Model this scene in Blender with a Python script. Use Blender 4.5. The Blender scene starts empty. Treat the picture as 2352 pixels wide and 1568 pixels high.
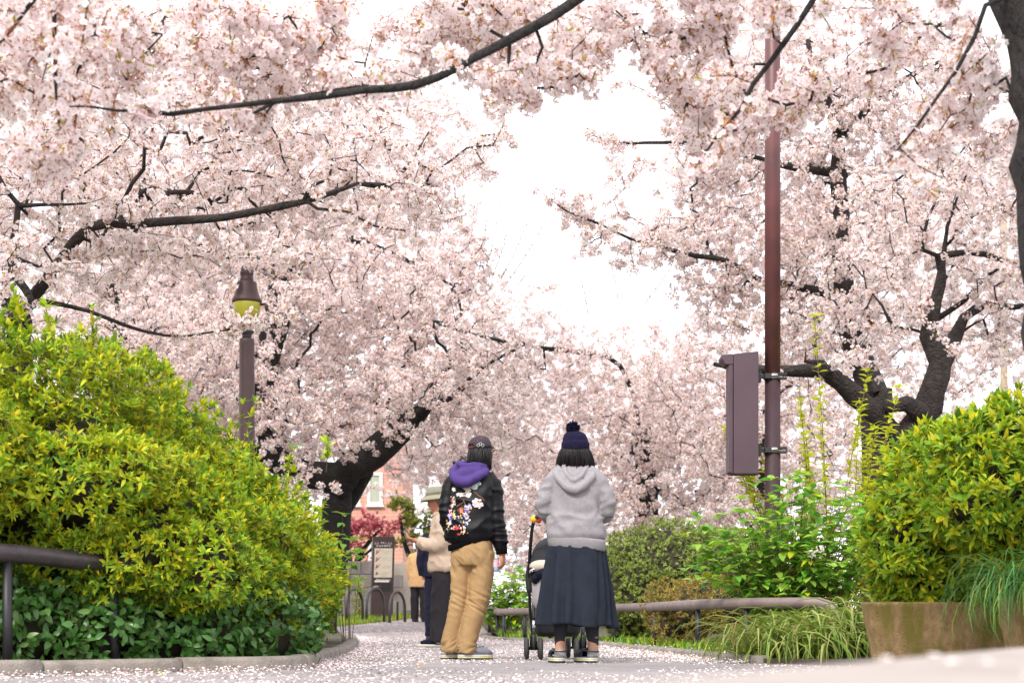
import bpy, bmesh, math, random
import numpy as np
from mathutils import Vector, Matrix, Euler, noise as mnoise

# ------------------------------------------------------------------ camera, sky, sun, exposure
SC = bpy.context.scene
COL = SC.collection
CAMH = 0.28
cam_d = bpy.data.cameras.new('camera')
cam = bpy.data.objects.new('camera', cam_d); COL.objects.link(cam)
cam.location = (0, 0, CAMH); cam.rotation_euler = (math.radians(90), 0, 0)
cam_d.sensor_width = 36; cam_d.lens = 56.25
cam_d.shift_y = 0.2744
cam_d.clip_start = 0.05; cam_d.clip_end = 3000
cam_d.dof.use_dof = True; cam_d.dof.focus_distance = 12.0; cam_d.dof.aperture_fstop = 4.0
SC.camera = cam

SUN_EL, SUN_AZ = math.radians(44), math.radians(205)      # high, a little behind and left of the camera
W = bpy.data.worlds.new('World'); SC.world = W; W.use_nodes = True
nt = W.node_tree; nt.nodes.clear()
sky = nt.nodes.new('ShaderNodeTexSky'); sky.sky_type = 'NISHITA'; sky.sun_disc = False
sky.sun_elevation = SUN_EL; sky.sun_rotation = SUN_AZ; sky.air_density = 1.0; sky.dust_density = 4.0
sc_ = nt.nodes.new('ShaderNodeVectorMath'); sc_.operation = 'SCALE'; sc_.inputs['Scale'].default_value = 0.10
tc = nt.nodes.new('ShaderNodeTexCoord')
mp = nt.nodes.new('ShaderNodeMapping'); mp.inputs['Scale'].default_value = (1.2, 1.2, 5.0)
nz = nt.nodes.new('ShaderNodeTexNoise'); nz.inputs['Scale'].default_value = 1.6; nz.inputs['Detail'].default_value = 5
rp = nt.nodes.new('ShaderNodeValToRGB')
rp.color_ramp.elements[0].position = 0.3; rp.color_ramp.elements[0].color = (0.84, 0.82, 0.86, 1)
rp.color_ramp.elements[1].position = 0.7; rp.color_ramp.elements[1].color = (1.0, 0.985, 1.0, 1)
mx = nt.nodes.new('ShaderNodeMix'); mx.data_type = 'RGBA'; mx.inputs['Factor'].default_value = 0.88
bg = nt.nodes.new('ShaderNodeBackground'); bg.inputs['Strength'].default_value = 1.0
wo = nt.nodes.new('ShaderNodeOutputWorld')
L = nt.links.new
L(sky.outputs[0], sc_.inputs[0]); L(tc.outputs['Generated'], mp.inputs['Vector']); L(mp.outputs[0], nz.inputs['Vector'])
L(nz.outputs['Fac'], rp.inputs['Fac']); L(sc_.outputs[0], mx.inputs['A']); L(rp.outputs['Color'], mx.inputs['B'])
L(mx.outputs['Result'], bg.inputs['Color']); L(bg.outputs[0], wo.inputs['Surface'])

sun_d = bpy.data.lights.new('sun', 'SUN'); sun_d.energy = 1.5; sun_d.angle = math.radians(14); sun_d.color = (1.0, 0.95, 0.88)
sun = bpy.data.objects.new('sun', sun_d); COL.objects.link(sun)
# direction towards the sun (azimuth measured from +Y clockwise)
_sd = Vector((math.sin(SUN_AZ) * math.cos(SUN_EL), math.cos(SUN_AZ) * math.cos(SUN_EL), math.sin(SUN_EL)))
sun.rotation_euler = _sd.to_track_quat('Z', 'Y').to_euler()

SC.view_settings.view_transform = 'Standard'; SC.view_settings.look = 'None'
SC.view_settings.exposure = 1.25; SC.view_settings.gamma = 1.0
try: SC.view_settings.use_curve_mapping = False
except Exception: pass
SC.render.engine = 'CYCLES'
SC.cycles.use_denoising = True
SC.cycles.max_bounces = 9; SC.cycles.diffuse_bounces = 8; SC.cycles.glossy_bounces = 2
SC.cycles.transmission_bounces = 4; SC.cycles.transparent_max_bounces = 8
SC.cycles.caustics_reflective = False; SC.cycles.caustics_refractive = False
SC.cycles.sample_clamp_indirect = 6.0

# ------------------------------------------------------------------ helpers
def V(x, y, Y):
    """a spot seen at (x, y) on my 2352-wide measuring sheet, Y metres away, as a world point"""
    return np.array(((x - 1176.0) * Y / 3675.0, Y, CAMH + (1429.6 - y) * Y / 3675.0))
def gz(Y):
    Y = min(Y, 38.0)
    return 0.0 if Y < 12 else 0.0008 * (Y - 12) ** 2

def tag(o, label=None, cat=None, group=None, kind=None):
    if label: o['label'] = label
    if cat: o['category'] = cat
    if group: o['group'] = group
    if kind: o['kind'] = kind
    return o
def empty(name, loc=(0, 0, 0), rz=0):
    o = bpy.data.objects.new(name, None); COL.objects.link(o)
    o.location = loc; o.rotation_euler = (0, 0, rz); o.empty_display_size = 0.1
    return o

class MB:
    """collects pieces and links them as one mesh object"""
    def __init__(s): s.v = []; s.f = []; s.m = []; s.n = 0
    def add(s, v, f, m=0):
        v = np.asarray(v, float).reshape(-1, 3)
        s.v.append(v)
        if isinstance(m, int): s.m += [m] * len(f)
        else: s.m += list(m)
        s.f += [tuple(int(i) + s.n for i in q) for q in f]
        s.n += len(v)
        return s
    def verts(s): return np.concatenate(s.v) if s.v else np.zeros((0, 3))
    def mesh(s, name, mats, smooth=True):
        me = bpy.data.meshes.new(name)
        me.from_pydata(s.verts().tolist(), [], s.f)
        for m in (mats if isinstance(mats, (list, tuple)) else [mats]): me.materials.append(m)
        if max(s.m, default=0): me.polygons.foreach_set('material_index', s.m)
        me.polygons.foreach_set('use_smooth', [smooth] * len(s.f))
        me.update(); return me
    def build(s, name, mats, parent=None, smooth=True, loc=None):
        return obj(name, s.mesh(name, mats, smooth), parent, loc)
def obj(name, me, parent=None, loc=None):
    o = bpy.data.objects.new(name, me); COL.objects.link(o)
    if parent is not None: o.parent = parent
    if loc is not None: o.location = loc
    return o

def box(x0, x1, y0, y1, z0, z1):
    v = [(x0,y0,z0),(x1,y0,z0),(x1,y1,z0),(x0,y1,z0),(x0,y0,z1),(x1,y0,z1),(x1,y1,z1),(x0,y1,z1)]
    f = [(0,3,2,1),(4,5,6,7),(0,1,5,4),(1,2,6,5),(2,3,7,6),(3,0,4,7)]
    return v, f
def bevel_mesh(me, w=0.01, seg=2):
    bm = bmesh.new(); bm.from_mesh(me)
    bmesh.ops.bevel(bm, geom=list(bm.edges), offset=w, segments=seg, affect='EDGES', profile=0.5)
    bm.to_mesh(me); bm.free(); me.update(); return me
def tube(pts, rad, sides=8, cap=True, squash=None):
    pts = np.asarray(pts, float); n = len(pts)
    rad = np.full(n, rad, float) if np.isscalar(rad) else np.asarray(rad, float)
    d = np.gradient(pts, axis=0); d /= np.linalg.norm(d, axis=1)[:, None] + 1e-12
    a = np.array((0, 0, 1.0)) if abs(d[0][2]) < 0.9 else np.array((1.0, 0, 0))
    u = np.cross(d[0], a); u /= np.linalg.norm(u)
    ang = np.linspace(0, 2 * math.pi, sides, endpoint=False)
    ca, sa = np.cos(ang)[:, None], np.sin(ang)[:, None]
    out = np.empty((n, sides, 3))
    for i in range(n):
        u = u - d[i] * np.dot(u, d[i]); u /= np.linalg.norm(u) + 1e-12
        w = np.cross(d[i], u)
        out[i] = pts[i] + rad[i] * (ca * u + sa * w)
    v = out.reshape(-1, 3)
    f = []
    for i in range(n - 1):
        for k in range(sides):
            k2 = (k + 1) % sides
            f.append((i*sides+k, i*sides+k2, (i+1)*sides+k2, (i+1)*sides+k))
    if cap:
        f.append(tuple(range(sides))[::-1]); f.append(tuple((n-1)*sides+k for k in range(sides)))
    return v, f
def lathe(prof, sides=24, cx=0, cy=0):
    v = []; f = []
    for r, z in prof:
        for k in range(sides):
            a = 2*math.pi*k/sides; v.append((cx + r*math.cos(a), cy + r*math.sin(a), z))
    for i in range(len(prof)-1):
        for k in range(sides):
            k2 = (k+1) % sides
            f.append((i*sides+k, i*sides+k2, (i+1)*sides+k2, (i+1)*sides+k))
    f.append(tuple(range(sides))[::-1]); f.append(tuple((len(prof)-1)*sides+k for k in range(sides)))
    return v, f
def smooth_line(pts, step):
    """Catmull-Rom through the given points, resampled"""
    P = np.asarray(pts, float)
    if len(P) < 3:
        n = max(2, int(np.linalg.norm(P[-1][:3]-P[0][:3]) / step) + 1)
        return P[0] + (P[-1]-P[0]) * np.linspace(0, 1, n)[:, None]
    Q = np.vstack([2*P[0]-P[1], P, 2*P[-1]-P[-2]]); out = []
    for i in range(1, len(Q)-2):
        n = max(1, int(np.linalg.norm(Q[i+1][:3]-Q[i][:3]) / step))
        for k in range(n):
            t = k / n
            out.append(0.5*((2*Q[i]) + (Q[i+1]-Q[i-1])*t + (2*Q[i-1]-5*Q[i]+4*Q[i+1]-Q[i+2])*t*t + (3*Q[i]-Q[i-1]-3*Q[i+1]+Q[i+2])*t**3))
    out.append(P[-1]); return np.array(out)

# ------------------------------------------------------------------ materials
def mat(name, col, rough=0.7, var=0.0, scale=8.0, col2=None, bump=0.0, bscale=None, metal=0.0, trans=0.0, tcol=None, spec=0.5,
        rnd=0.0, sheen=0.0, coords='Object', stretch=None, detail=4):
    m = bpy.data.materials.new(name); m.use_nodes = True
    t = m.node_tree; b = t.nodes['Principled BSDF']; out = t.nodes['Material Output']
    b.inputs['Roughness'].default_value = rough; b.inputs['Metallic'].default_value = metal
    b.inputs['Specular IOR Level'].default_value = spec
    if sheen: b.inputs['Sheen Weight'].default_value = sheen
    src = None
    co = t.nodes.new('ShaderNodeTexCoord'); vec = co.outputs[coords]
    if stretch:
        mpn = t.nodes.new('ShaderNodeMapping'); mpn.inputs['Scale'].default_value = stretch
        t.links.new(vec, mpn.inputs['Vector']); vec = mpn.outputs[0]
    if col2 is not None or var:
        n = t.nodes.new('ShaderNodeTexNoise'); n.inputs['Scale'].default_value = scale; n.inputs['Detail'].default_value = detail
        t.links.new(vec, n.inputs['Vector'])
        r = t.nodes.new('ShaderNodeValToRGB'); r.color_ramp.elements[0].position = 0.32; r.color_ramp.elements[1].position = 0.68
        c2 = col2 if col2 is not None else tuple(c*(1-var) for c in col)
        r.color_ramp.elements[0].color = (*c2, 1); r.color_ramp.elements[1].color = (*col, 1)
        t.links.new(n.outputs['Fac'], r.inputs['Fac']); src = r.outputs['Color']
    if rnd:
        oi = t.nodes.new('ShaderNodeObjectInfo'); hs = t.nodes.new('ShaderNodeHueSaturation')
        mr = t.nodes.new('ShaderNodeMapRange'); mr.inputs['To Min'].default_value = 1-rnd; mr.inputs['To Max'].default_value = 1+rnd
        t.links.new(oi.outputs['Random'], mr.inputs['Value']); t.links.new(mr.outputs[0], hs.inputs['Value'])
        if src is not None: t.links.new(src, hs.inputs['Color'])
        else: hs.inputs['Color'].default_value = (*col, 1)
        src = hs.outputs['Color']
    if src is not None: t.links.new(src, b.inputs['Base Color'])
    else: b.inputs['Base Color'].default_value = (*col, 1)
    if bump:
        n2 = t.nodes.new('ShaderNodeTexNoise'); n2.inputs['Scale'].default_value = bscale or scale*4; n2.inputs['Detail'].default_value = 6
        t.links.new(vec, n2.inputs['Vector'])
        bp = t.nodes.new('ShaderNodeBump'); bp.inputs['Strength'].default_value = bump; bp.inputs['Distance'].default_value = 0.02
        t.links.new(n2.outputs['Fac'], bp.inputs['Height']); t.links.new(bp.outputs[0], b.inputs['Normal'])
    if trans:
        tr = t.nodes.new('ShaderNodeBsdfTranslucent'); ms = t.nodes.new('ShaderNodeMixShader'); ms.inputs[0].default_value = trans
        if tcol is not None: tr.inputs['Color'].default_value = (*tcol, 1)
        elif src is not None: t.links.new(src, tr.inputs['Color'])
        else: tr.inputs['Color'].default_value = (*col, 1)
        t.links.new(b.outputs[0], ms.inputs[1]); t.links.new(tr.outputs[0], ms.inputs[2]); t.links.new(ms.outputs[0], out.inputs['Surface'])
    return m

M = {}
M['petal'] = mat('petal', (0.968, 0.924, 0.932), 0.75, trans=0.55, tcol=(0.968, 0.917, 0.920), rnd=0.05, spec=0.2)
M['petal_pink'] = mat('petal_pink', (0.962, 0.882, 0.893), 0.75, trans=0.55, tcol=(0.962, 0.880, 0.882), rnd=0.05, spec=0.2)
M['calyx'] = mat('calyx', (0.40, 0.15, 0.11), 0.7)
M['bract'] = mat('bract', (0.55, 0.27, 0.05), 0.7, trans=0.3)
M['young_leaf'] = mat('young_leaf', (0.45, 0.46, 0.04), 0.55, trans=0.4)
M['stamen'] = mat('stamen', (0.66, 0.42, 0.34), 0.7)
M['bark'] = mat('bark', (0.030, 0.025, 0.024), 0.9, col2=(0.010, 0.009, 0.009), scale=14, bump=1.0, bscale=38, stretch=(1, 1, 0.5))
M['bark_dark'] = mat('bark_dark', (0.020, 0.018, 0.016), 0.9, col2=(0.008, 0.007, 0.007), scale=9, bump=1.0, bscale=30)
M['bark_brown'] = mat('bark_brown', (0.050, 0.036, 0.031), 0.9, col2=(0.014, 0.011, 0.011), scale=12, bump=1.0, bscale=38)

for _b in ('bark', 'bark_dark', 'bark_brown'):
    for _n in M[_b].node_tree.nodes:
        if _n.type == 'BUMP': _n.inputs['Distance'].default_value = 0.06

# ------------------------------------------------------------------ scattering of many small alike pieces
_scatter_groups = {}
def scatter_group(col):
    g = bpy.data.node_groups.new('scatter_' + col.name, 'GeometryNodeTree')
    g.interface.new_socket('Geometry', in_out='INPUT', socket_type='NodeSocketGeometry')
    g.interface.new_socket('Geometry', in_out='OUTPUT', socket_type='NodeSocketGeometry')
    N = g.nodes.new; li = g.links.new
    gi = N('NodeGroupInput'); go = N('NodeGroupOutput')
    ci = N('GeometryNodeCollectionInfo'); ci.inputs['Collection'].default_value = col
    ci.inputs['Separate Children'].default_value = True; ci.inputs['Reset Children'].default_value = True
    ip = N('GeometryNodeInstanceOnPoints'); ip.inputs['Pick Instance'].default_value = True
    def attr(n, ty):
        a = N('GeometryNodeInputNamedAttribute'); a.data_type = ty; a.inputs['Name'].default_value = n; return a.outputs['Attribute']
    e2r = N('FunctionNodeEulerToRotation')
    li(attr('rot', 'FLOAT_VECTOR'), e2r.inputs[0]); li(e2r.outputs[0], ip.inputs['Rotation'])
    li(attr('scl', 'FLOAT'), ip.inputs['Scale']); li(attr('idx', 'INT'), ip.inputs['Instance Index'])
    li(gi.outputs[0], ip.inputs['Points']); li(ci.outputs[0], ip.inputs['Instance']); li(ip.outputs[0], go.inputs[0])
    return g
def source_set(name, meshes):
    c = bpy.data.collections.new(name)
    for i, me in enumerate(meshes):
        o = bpy.data.objects.new('%s_%02d' % (name, i), me); c.objects.link(o)
    return c
def scatter(name, col, pts, rots, scl, idx, parent=None):
    me = bpy.data.meshes.new(name); n = len(pts)
    me.vertices.add(n); me.vertices.foreach_set('co', np.asarray(pts, np.float32).ravel())
    a = me.attributes.new('rot', 'FLOAT_VECTOR', 'POINT'); a.data.foreach_set('vector', np.asarray(rots, np.float32).ravel())
    a = me.attributes.new('scl', 'FLOAT', 'POINT'); a.data.foreach_set('value', np.asarray(scl, np.float32))
    a = me.attributes.new('idx', 'INT', 'POINT'); a.data.foreach_set('value', np.asarray(idx, np.int32))
    me.update()
    o = obj(name, me, parent); o['kind'] = 'stuff'
    if col.name not in _scatter_groups: _scatter_groups[col.name] = scatter_group(col)
    md = o.modifiers.new('scatter', 'NODES'); md.node_group = _scatter_groups[col.name]
    return o
def euler_from_dir(D, rng, roll=True):
    """euler angles that turn +Z into each direction, with a random roll"""
    out = np.empty((len(D), 3))
    for i, d in enumerate(D):
        q = Vector(d).to_track_quat('Z', 'Y')
        if roll: q = q @ Euler((0, 0, rng.uniform(0, 6.283))).to_quaternion()
        out[i] = q.to_euler()
    return out

# ------------------------------------------------------------------ leaf, whorl and blossom shapes
def leaf_shape(Ln, Wd, fold=0.15, curl=0.2, seg=3, base=0.25, tip=1.0):
    """a pointed leaf along +Y, upper face +Z: centre rib and two edges"""
    v = []; f = []
    ts = np.linspace(0, 1, seg + 1)
    for t in ts:
        w = Wd * 0.5 * (math.sin(math.pi * t ** (0.75 if base < .5 else 1.1)) ** 0.8 if 0 < t < 1 else 0.02)
        z = -curl * Ln * t * t; y = Ln * t
        v += [(-w, y, z + fold * w), (0, y, z), (w, y, z + fold * w)]
    for i in range(seg):
        a = 3 * i
        f += [(a, a+1, a+4, a+3), (a+1, a+2, a+5, a+4)]
    return np.array(v), f
def rotm(rx=0, ry=0, rz=0):
    return np.array(Euler((rx, ry, rz)).to_matrix())
def whorl_mesh(name, rng, mats, n=8, Ln=0.06, Wd=0.019, lo=15, hi=70, stem=0.05, bud=None, stem_m=None, pick=None):
    mb = MB()
    for k in range(n):
        t = k / max(1, n-1)
        v, f = leaf_shape(Ln * rng.uniform(0.5, 1.2), Wd * rng.uniform(0.75, 1.25), 0.25, rng.uniform(-0.1, 0.45), 4)
        el = math.radians(lo + (hi-lo) * t + rng.uniform(-22, 22)); az = k * 2.39996 + rng.uniform(-.7, .7)
        R = rotm(0, 0, az) @ rotm(el, 0, 0) @ rotm(0, rng.uniform(-.4, .4), 0)
        v = v @ R.T + np.array((0, 0, 0.006 * t * 3))
        mb.add(v, f, (pick(rng) if pick else 0))
    if stem:
        v, f = tube([(0, 0, 0.005), (rng.uniform(-.01, .01), rng.uniform(-.01, .01), -stem)], 0.0016, 3, False)
        mb.add(v, f, stem_m if stem_m is not None else 0)
    if bud is not None:
        v, f = lathe([(0.0005, 0), (0.004, 0.006), (0.003, 0.014), (0.0005, 0.022)], 5)
        mb.add(v, f, bud)
    return mb.mesh(name, mats)
def flower(rng, r=0.018, detail=True):
    """five notched petals round +Z; returns pieces (v, f, slot)  0 petal, 1 calyx, 4 stamen"""
    P = []
    cup = rng.uniform(0.15, 0.75)
    for k in range(5):
        a = k * 1.2566 + rng.uniform(-.1, .1)
        w = r * 0.46
        pr = [(0, 0, 0), (-w*0.75, r*0.45, 0.10*r), (-w*0.95, r*0.78, 0.0), (-w*0.3, r*1.02, 0), (0, r*0.90, 0), (w*0.3, r*1.02, 0), (w*0.95, r*0.78, 0), (w*0.75, r*0.45, 0.10*r), (0, r*.55, -0.05*r)]
        pr = np.array(pr); pr[:, 2] += cup * pr[:, 1] ** 2 / r * 0.6
        R = rotm(0, 0, a)
        P.append((pr @ R.T, [(0, 8, 1), (1, 8, 2), (2, 8, 4, 3), (8, 6, 5, 4), (8, 7, 6), (0, 7, 8)], 0))
    return P
def cluster_mesh(name, rng, nfl=12, R=0.045, r=0.018, leaves=1, buds=2, pinkish=0.2):
    mb = MB(); sup = rng.random() < pinkish
    off = rng.uniform(0, 6)
    for k in range(nfl):
        z = 1 - 2 * (k + 0.5) / nfl; q = math.sqrt(1 - z*z); a = k * 2.39996 + off
        d = Vector((q*math.cos(a), q*math.sin(a), z*0.85 - 0.15)); d = (d + Vector([rng.gauss(0, .22) for _ in range(3)])).normalized()
        rad = R * rng.uniform(0.65, 1.2)
        p = np.array(d) * rad
        Rm = np.array((d.to_track_quat('Z', 'Y') @ Euler((rng.gauss(0, .35), rng.gauss(0, .35), rng.uniform(0, 6)))).to_matrix()) if False else np.array(d.to_track_quat('Z', 'Y').to_matrix()) @ rotm(rng.gauss(0, .4), rng.gauss(0, .4), rng.uniform(0, 6))
        for v, f, s in flower(rng, r * rng.uniform(.85, 1.12)):
            mb.add(v @ Rm.T + p, f, 5 if sup else 0)
        c = np.array(d) * (rad - 0.004)
        n_ = Rm @ np.array((0, 0, 1.0))
        v, f = tube([p - n_*0.011, p - n_*0.001], [0.0022, 0.0032], 4, False); mb.add(v, f, 1)
        v, f = tube([p + n_*0.0005, p + n_*0.006], [0.0030, 0.0008], 4, False); mb.add(v, f, 4)
        v, f = tube([np.zeros(3), p - n_*0.010], [0.0013, 0.0012], 3, False); mb.add(v, f, 1 if rng.random() < .4 else 2)
    for k in range(buds):
        d = Vector([rng.gauss(0, 1) for _ in range(3)]).normalized(); p = np.array(d) * R * 0.9
        v, f = tube([p*0.2, p, p*1.12, p*1.28], [0.0008, 0.0012, 0.004, 0.0006], 4, False); mb.add(v, f, 1)
    for k in range(leaves):
        d = Vector([rng.gauss(0, 1) for _ in range(3)]).normalized()
        v, f = leaf_shape(0.035*rng.uniform(.6, 1.2), 0.013, 0.3, .2, 2)
        Rm = np.array(d.to_track_quat('Y', 'Z').to_matrix())
        mb.add(v @ Rm.T + np.array(d)*0.012, f, 3 if rng.random() < .5 else 2)
    return mb.mesh(name, [M['petal'], M['calyx'], M['bract'], M['young_leaf'], M['stamen'], M['petal_pink']], smooth=False)
# ------------------------------------------------------------------ ground and path
M['soil'] = mat('soil', (0.10, 0.075, 0.055), 0.95, col2=(0.045, 0.05, 0.025), scale=3, bump=0.7, bscale=30)
def asphalt_mat():
    m = mat('asphalt', (0.40, 0.36, 0.36), 0.9, col2=(0.31, 0.28, 0.285), scale=2.2, bump=0.35, bscale=160)
    t = m.node_tree; b = t.nodes['Principled BSDF']; lk = b.inputs['Base Color'].links[0].from_socket
    co = t.nodes.new('ShaderNodeTexCoord'); n = t.nodes.new('ShaderNodeTexVoronoi'); n.inputs['Scale'].default_value = 120
    t.links.new(co.outputs['Object'], n.inputs['Vector'])
    mr = t.nodes.new('ShaderNodeMapRange'); mr.inputs['From Max'].default_value = 0.6; mr.inputs['To Min'].default_value = 1.25; mr.inputs['To Max'].default_value = 0.7
    t.links.new(n.outputs['Distance'], mr.inputs['Value'])
    hs = t.nodes.new('ShaderNodeHueSaturation'); t.links.new(mr.outputs[0], hs.inputs['Value']); t.links.new(lk, hs.inputs['Color'])
    t.links.new(hs.outputs[0], b.inputs['Base Color']); return m
M['asphalt'] = asphalt_mat()
def sheet(name, rows, m, dz, kind='structure'):
    """rows: (Y, [X...]) strips draped on the ground"""
    v = []; f = []; n = len(rows[0][1])
    for Y, xs in rows:
        for x in xs: v.append((x, Y, gz(Y) + dz))
    for i in range(len(rows)-1):
        for k in range(n-1):
            f.append((i*n+k, i*n+k+1, (i+1)*n+k+1, (i+1)*n+k))
    return tag(MB().add(v, f).build(name, m), kind=kind)
ys = [-60, -10, 0, 6, 12, 14, 16, 18, 20, 22, 24, 26, 28, 30, 32, 34, 36, 38, 60, 120, 400, 1200]
xs = [-900, -200, -60, -20, -8, -3, 0, 3, 8, 20, 60, 200, 900]
sheet('ground', [(y, xs) for y in ys], M['soil'], 0.0)
KL = [(-7, 5.6), (-3.3, 7.75), (-2.67, 8.2), (-2.2, 8.75), (-1.75, 9.15), (-1.42, 9.35), (-1.28, 9.75), (-1.33, 10.6), (-1.42, 13), (-1.62, 16), (-1.9, 19), (-2.3, 22)]
KR = [(1.70, 10.8), (1.55, 11.4), (1.42, 13.2), (1.22, 15), (0.95, 17), (0.45, 18.6), (-0.28, 20.2), (-0.40, 23), (-0.55, 27)]
LB = [(-9, -5), (-9, 5), (-7, 5.6)] + [(x, y) for x, y in KL[1:]] + [(-3.1, 28), (-2.1, 33.2), (-1.9, 35.5)]
RB = [(9, -5), (9, 8), (2.6, 10.0)] + KR + [(-0.9, 31), (-0.9, 35.5)]
def interp_b(B, y):
    p = sorted(B, key=lambda q: q[1]); return float(np.interp(y, [q[1] for q in p], [q[0] for q in p]))
rows = []
for y in sorted(set([-5, 0, 3, 5, 5.6, 6.5] + list(np.arange(7.5, 36, 0.25)))):
    a, b = interp_b(LB, y), interp_b(RB, y)
    rows.append((y, list(np.linspace(a, b, 9))))
sheet('path', rows, M['asphalt'], 0.005)

# kerbs: stones laid end to end, joints left open
M['kerb'] = mat('kerb_concrete', (0.30, 0.265, 0.235), 0.9, col2=(0.17, 0.15, 0.13), scale=9, bump=0.5, bscale=70)
def kerb(name, line, w, h, stone, label):
    k = empty(name); tag(k, kind='structure')
    P = smooth_line([(x, y, 0) for x, y in line], 0.05)
    s = np.concatenate([[0], np.cumsum(np.linalg.norm(np.diff(P, axis=0), axis=1))])
    rng = random.Random(5); n = int(s[-1] / stone)
    for i in range(n):
        a, b = i * s[-1]/n + 0.006, (i+1) * s[-1]/n - 0.006
        ts = np.linspace(a, b, 7); Q = np.stack([np.interp(ts, s, P[:, j]) for j in range(3)], 1)
        d = np.gradient(Q, axis=0); d /= np.linalg.norm(d, axis=1)[:, None]; nn = np.stack([-d[:, 1], d[:, 0], 0*d[:, 0]], 1)
        prof = [(-w/2, -0.05), (-w/2, h-0.025), (-w/2+0.012, h-0.007), (-w/2+0.03, h), (w/2-0.03, h), (w/2-0.012, h-0.007), (w/2, h-0.025), (w/2, -0.05)]
        dzz = rng.uniform(-0.004, 0.004); v = []; f = []; m = len(prof)
        for q, e in zip(Q, nn):
            for o, z in prof: v.append((q[0]+e[0]*o, q[1]+e[1]*o, gz(q[1])+z+dzz))
        for r in range(6):
            for c in range(m-1): f.append((r*m+c, (r+1)*m+c, (r+1)*m+c+1, r*m+c+1))
        f.append(tuple(range(m))); f.append(tuple(6*m+c for c in range(m))[::-1])
        o = MB().add(v, f).build('kerb_stone', M['kerb'], k)
    return k
kerb('kerb_left', KL, 0.13, 0.085, 0.85, '')
kerb('kerb_right', KR, 0.12, 0.06, 0.75, '')
# the bed behind each kerb: soil a little above the path
def bed(name, poly, dz):
    bm = bmesh.new(); vs = [bm.verts.new((x, y, gz(y)+dz)) for x, y in poly]; f = bm.faces.new(vs)
    lo = [bm.verts.new((x, y, gz(y)-.05)) for x, y in poly]
    for i in range(len(poly)): j = (i+1) % len(poly); bm.faces.new((vs[i], vs[j], lo[j], lo[i]))
    bmesh.ops.triangulate(bm, faces=[f]); me = bpy.data.meshes.new(name); bm.to_mesh(me); bm.free(); me.materials.append(M['soil'])
    return tag(obj(name, me), kind='structure')
bed('soil_bed_left', KL + [(-3.4, 22), (-9, 14), (-9, 5)], 0.055)
bed('soil_bed_right', KR[:7] + [(1.5, 21.5), (7, 21), (9, 12), (6, 9.95), (2.4, 9.95)], 0.04)

# ------------------------------------------------------------------ cherry trees
_rs = random.Random(11)
BLOSSOM_MESHES = [cluster_mesh('blossoms', _rs, nfl=_rs.choice([10, 12, 14]), R=0.046, leaves=_rs.choice([2, 3, 5]), buds=_rs.choice([1, 3]), pinkish=0.3) for _ in range(10)]
BLOSSOMS = source_set('blossom_shapes', BLOSSOM_MESHES)

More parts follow.
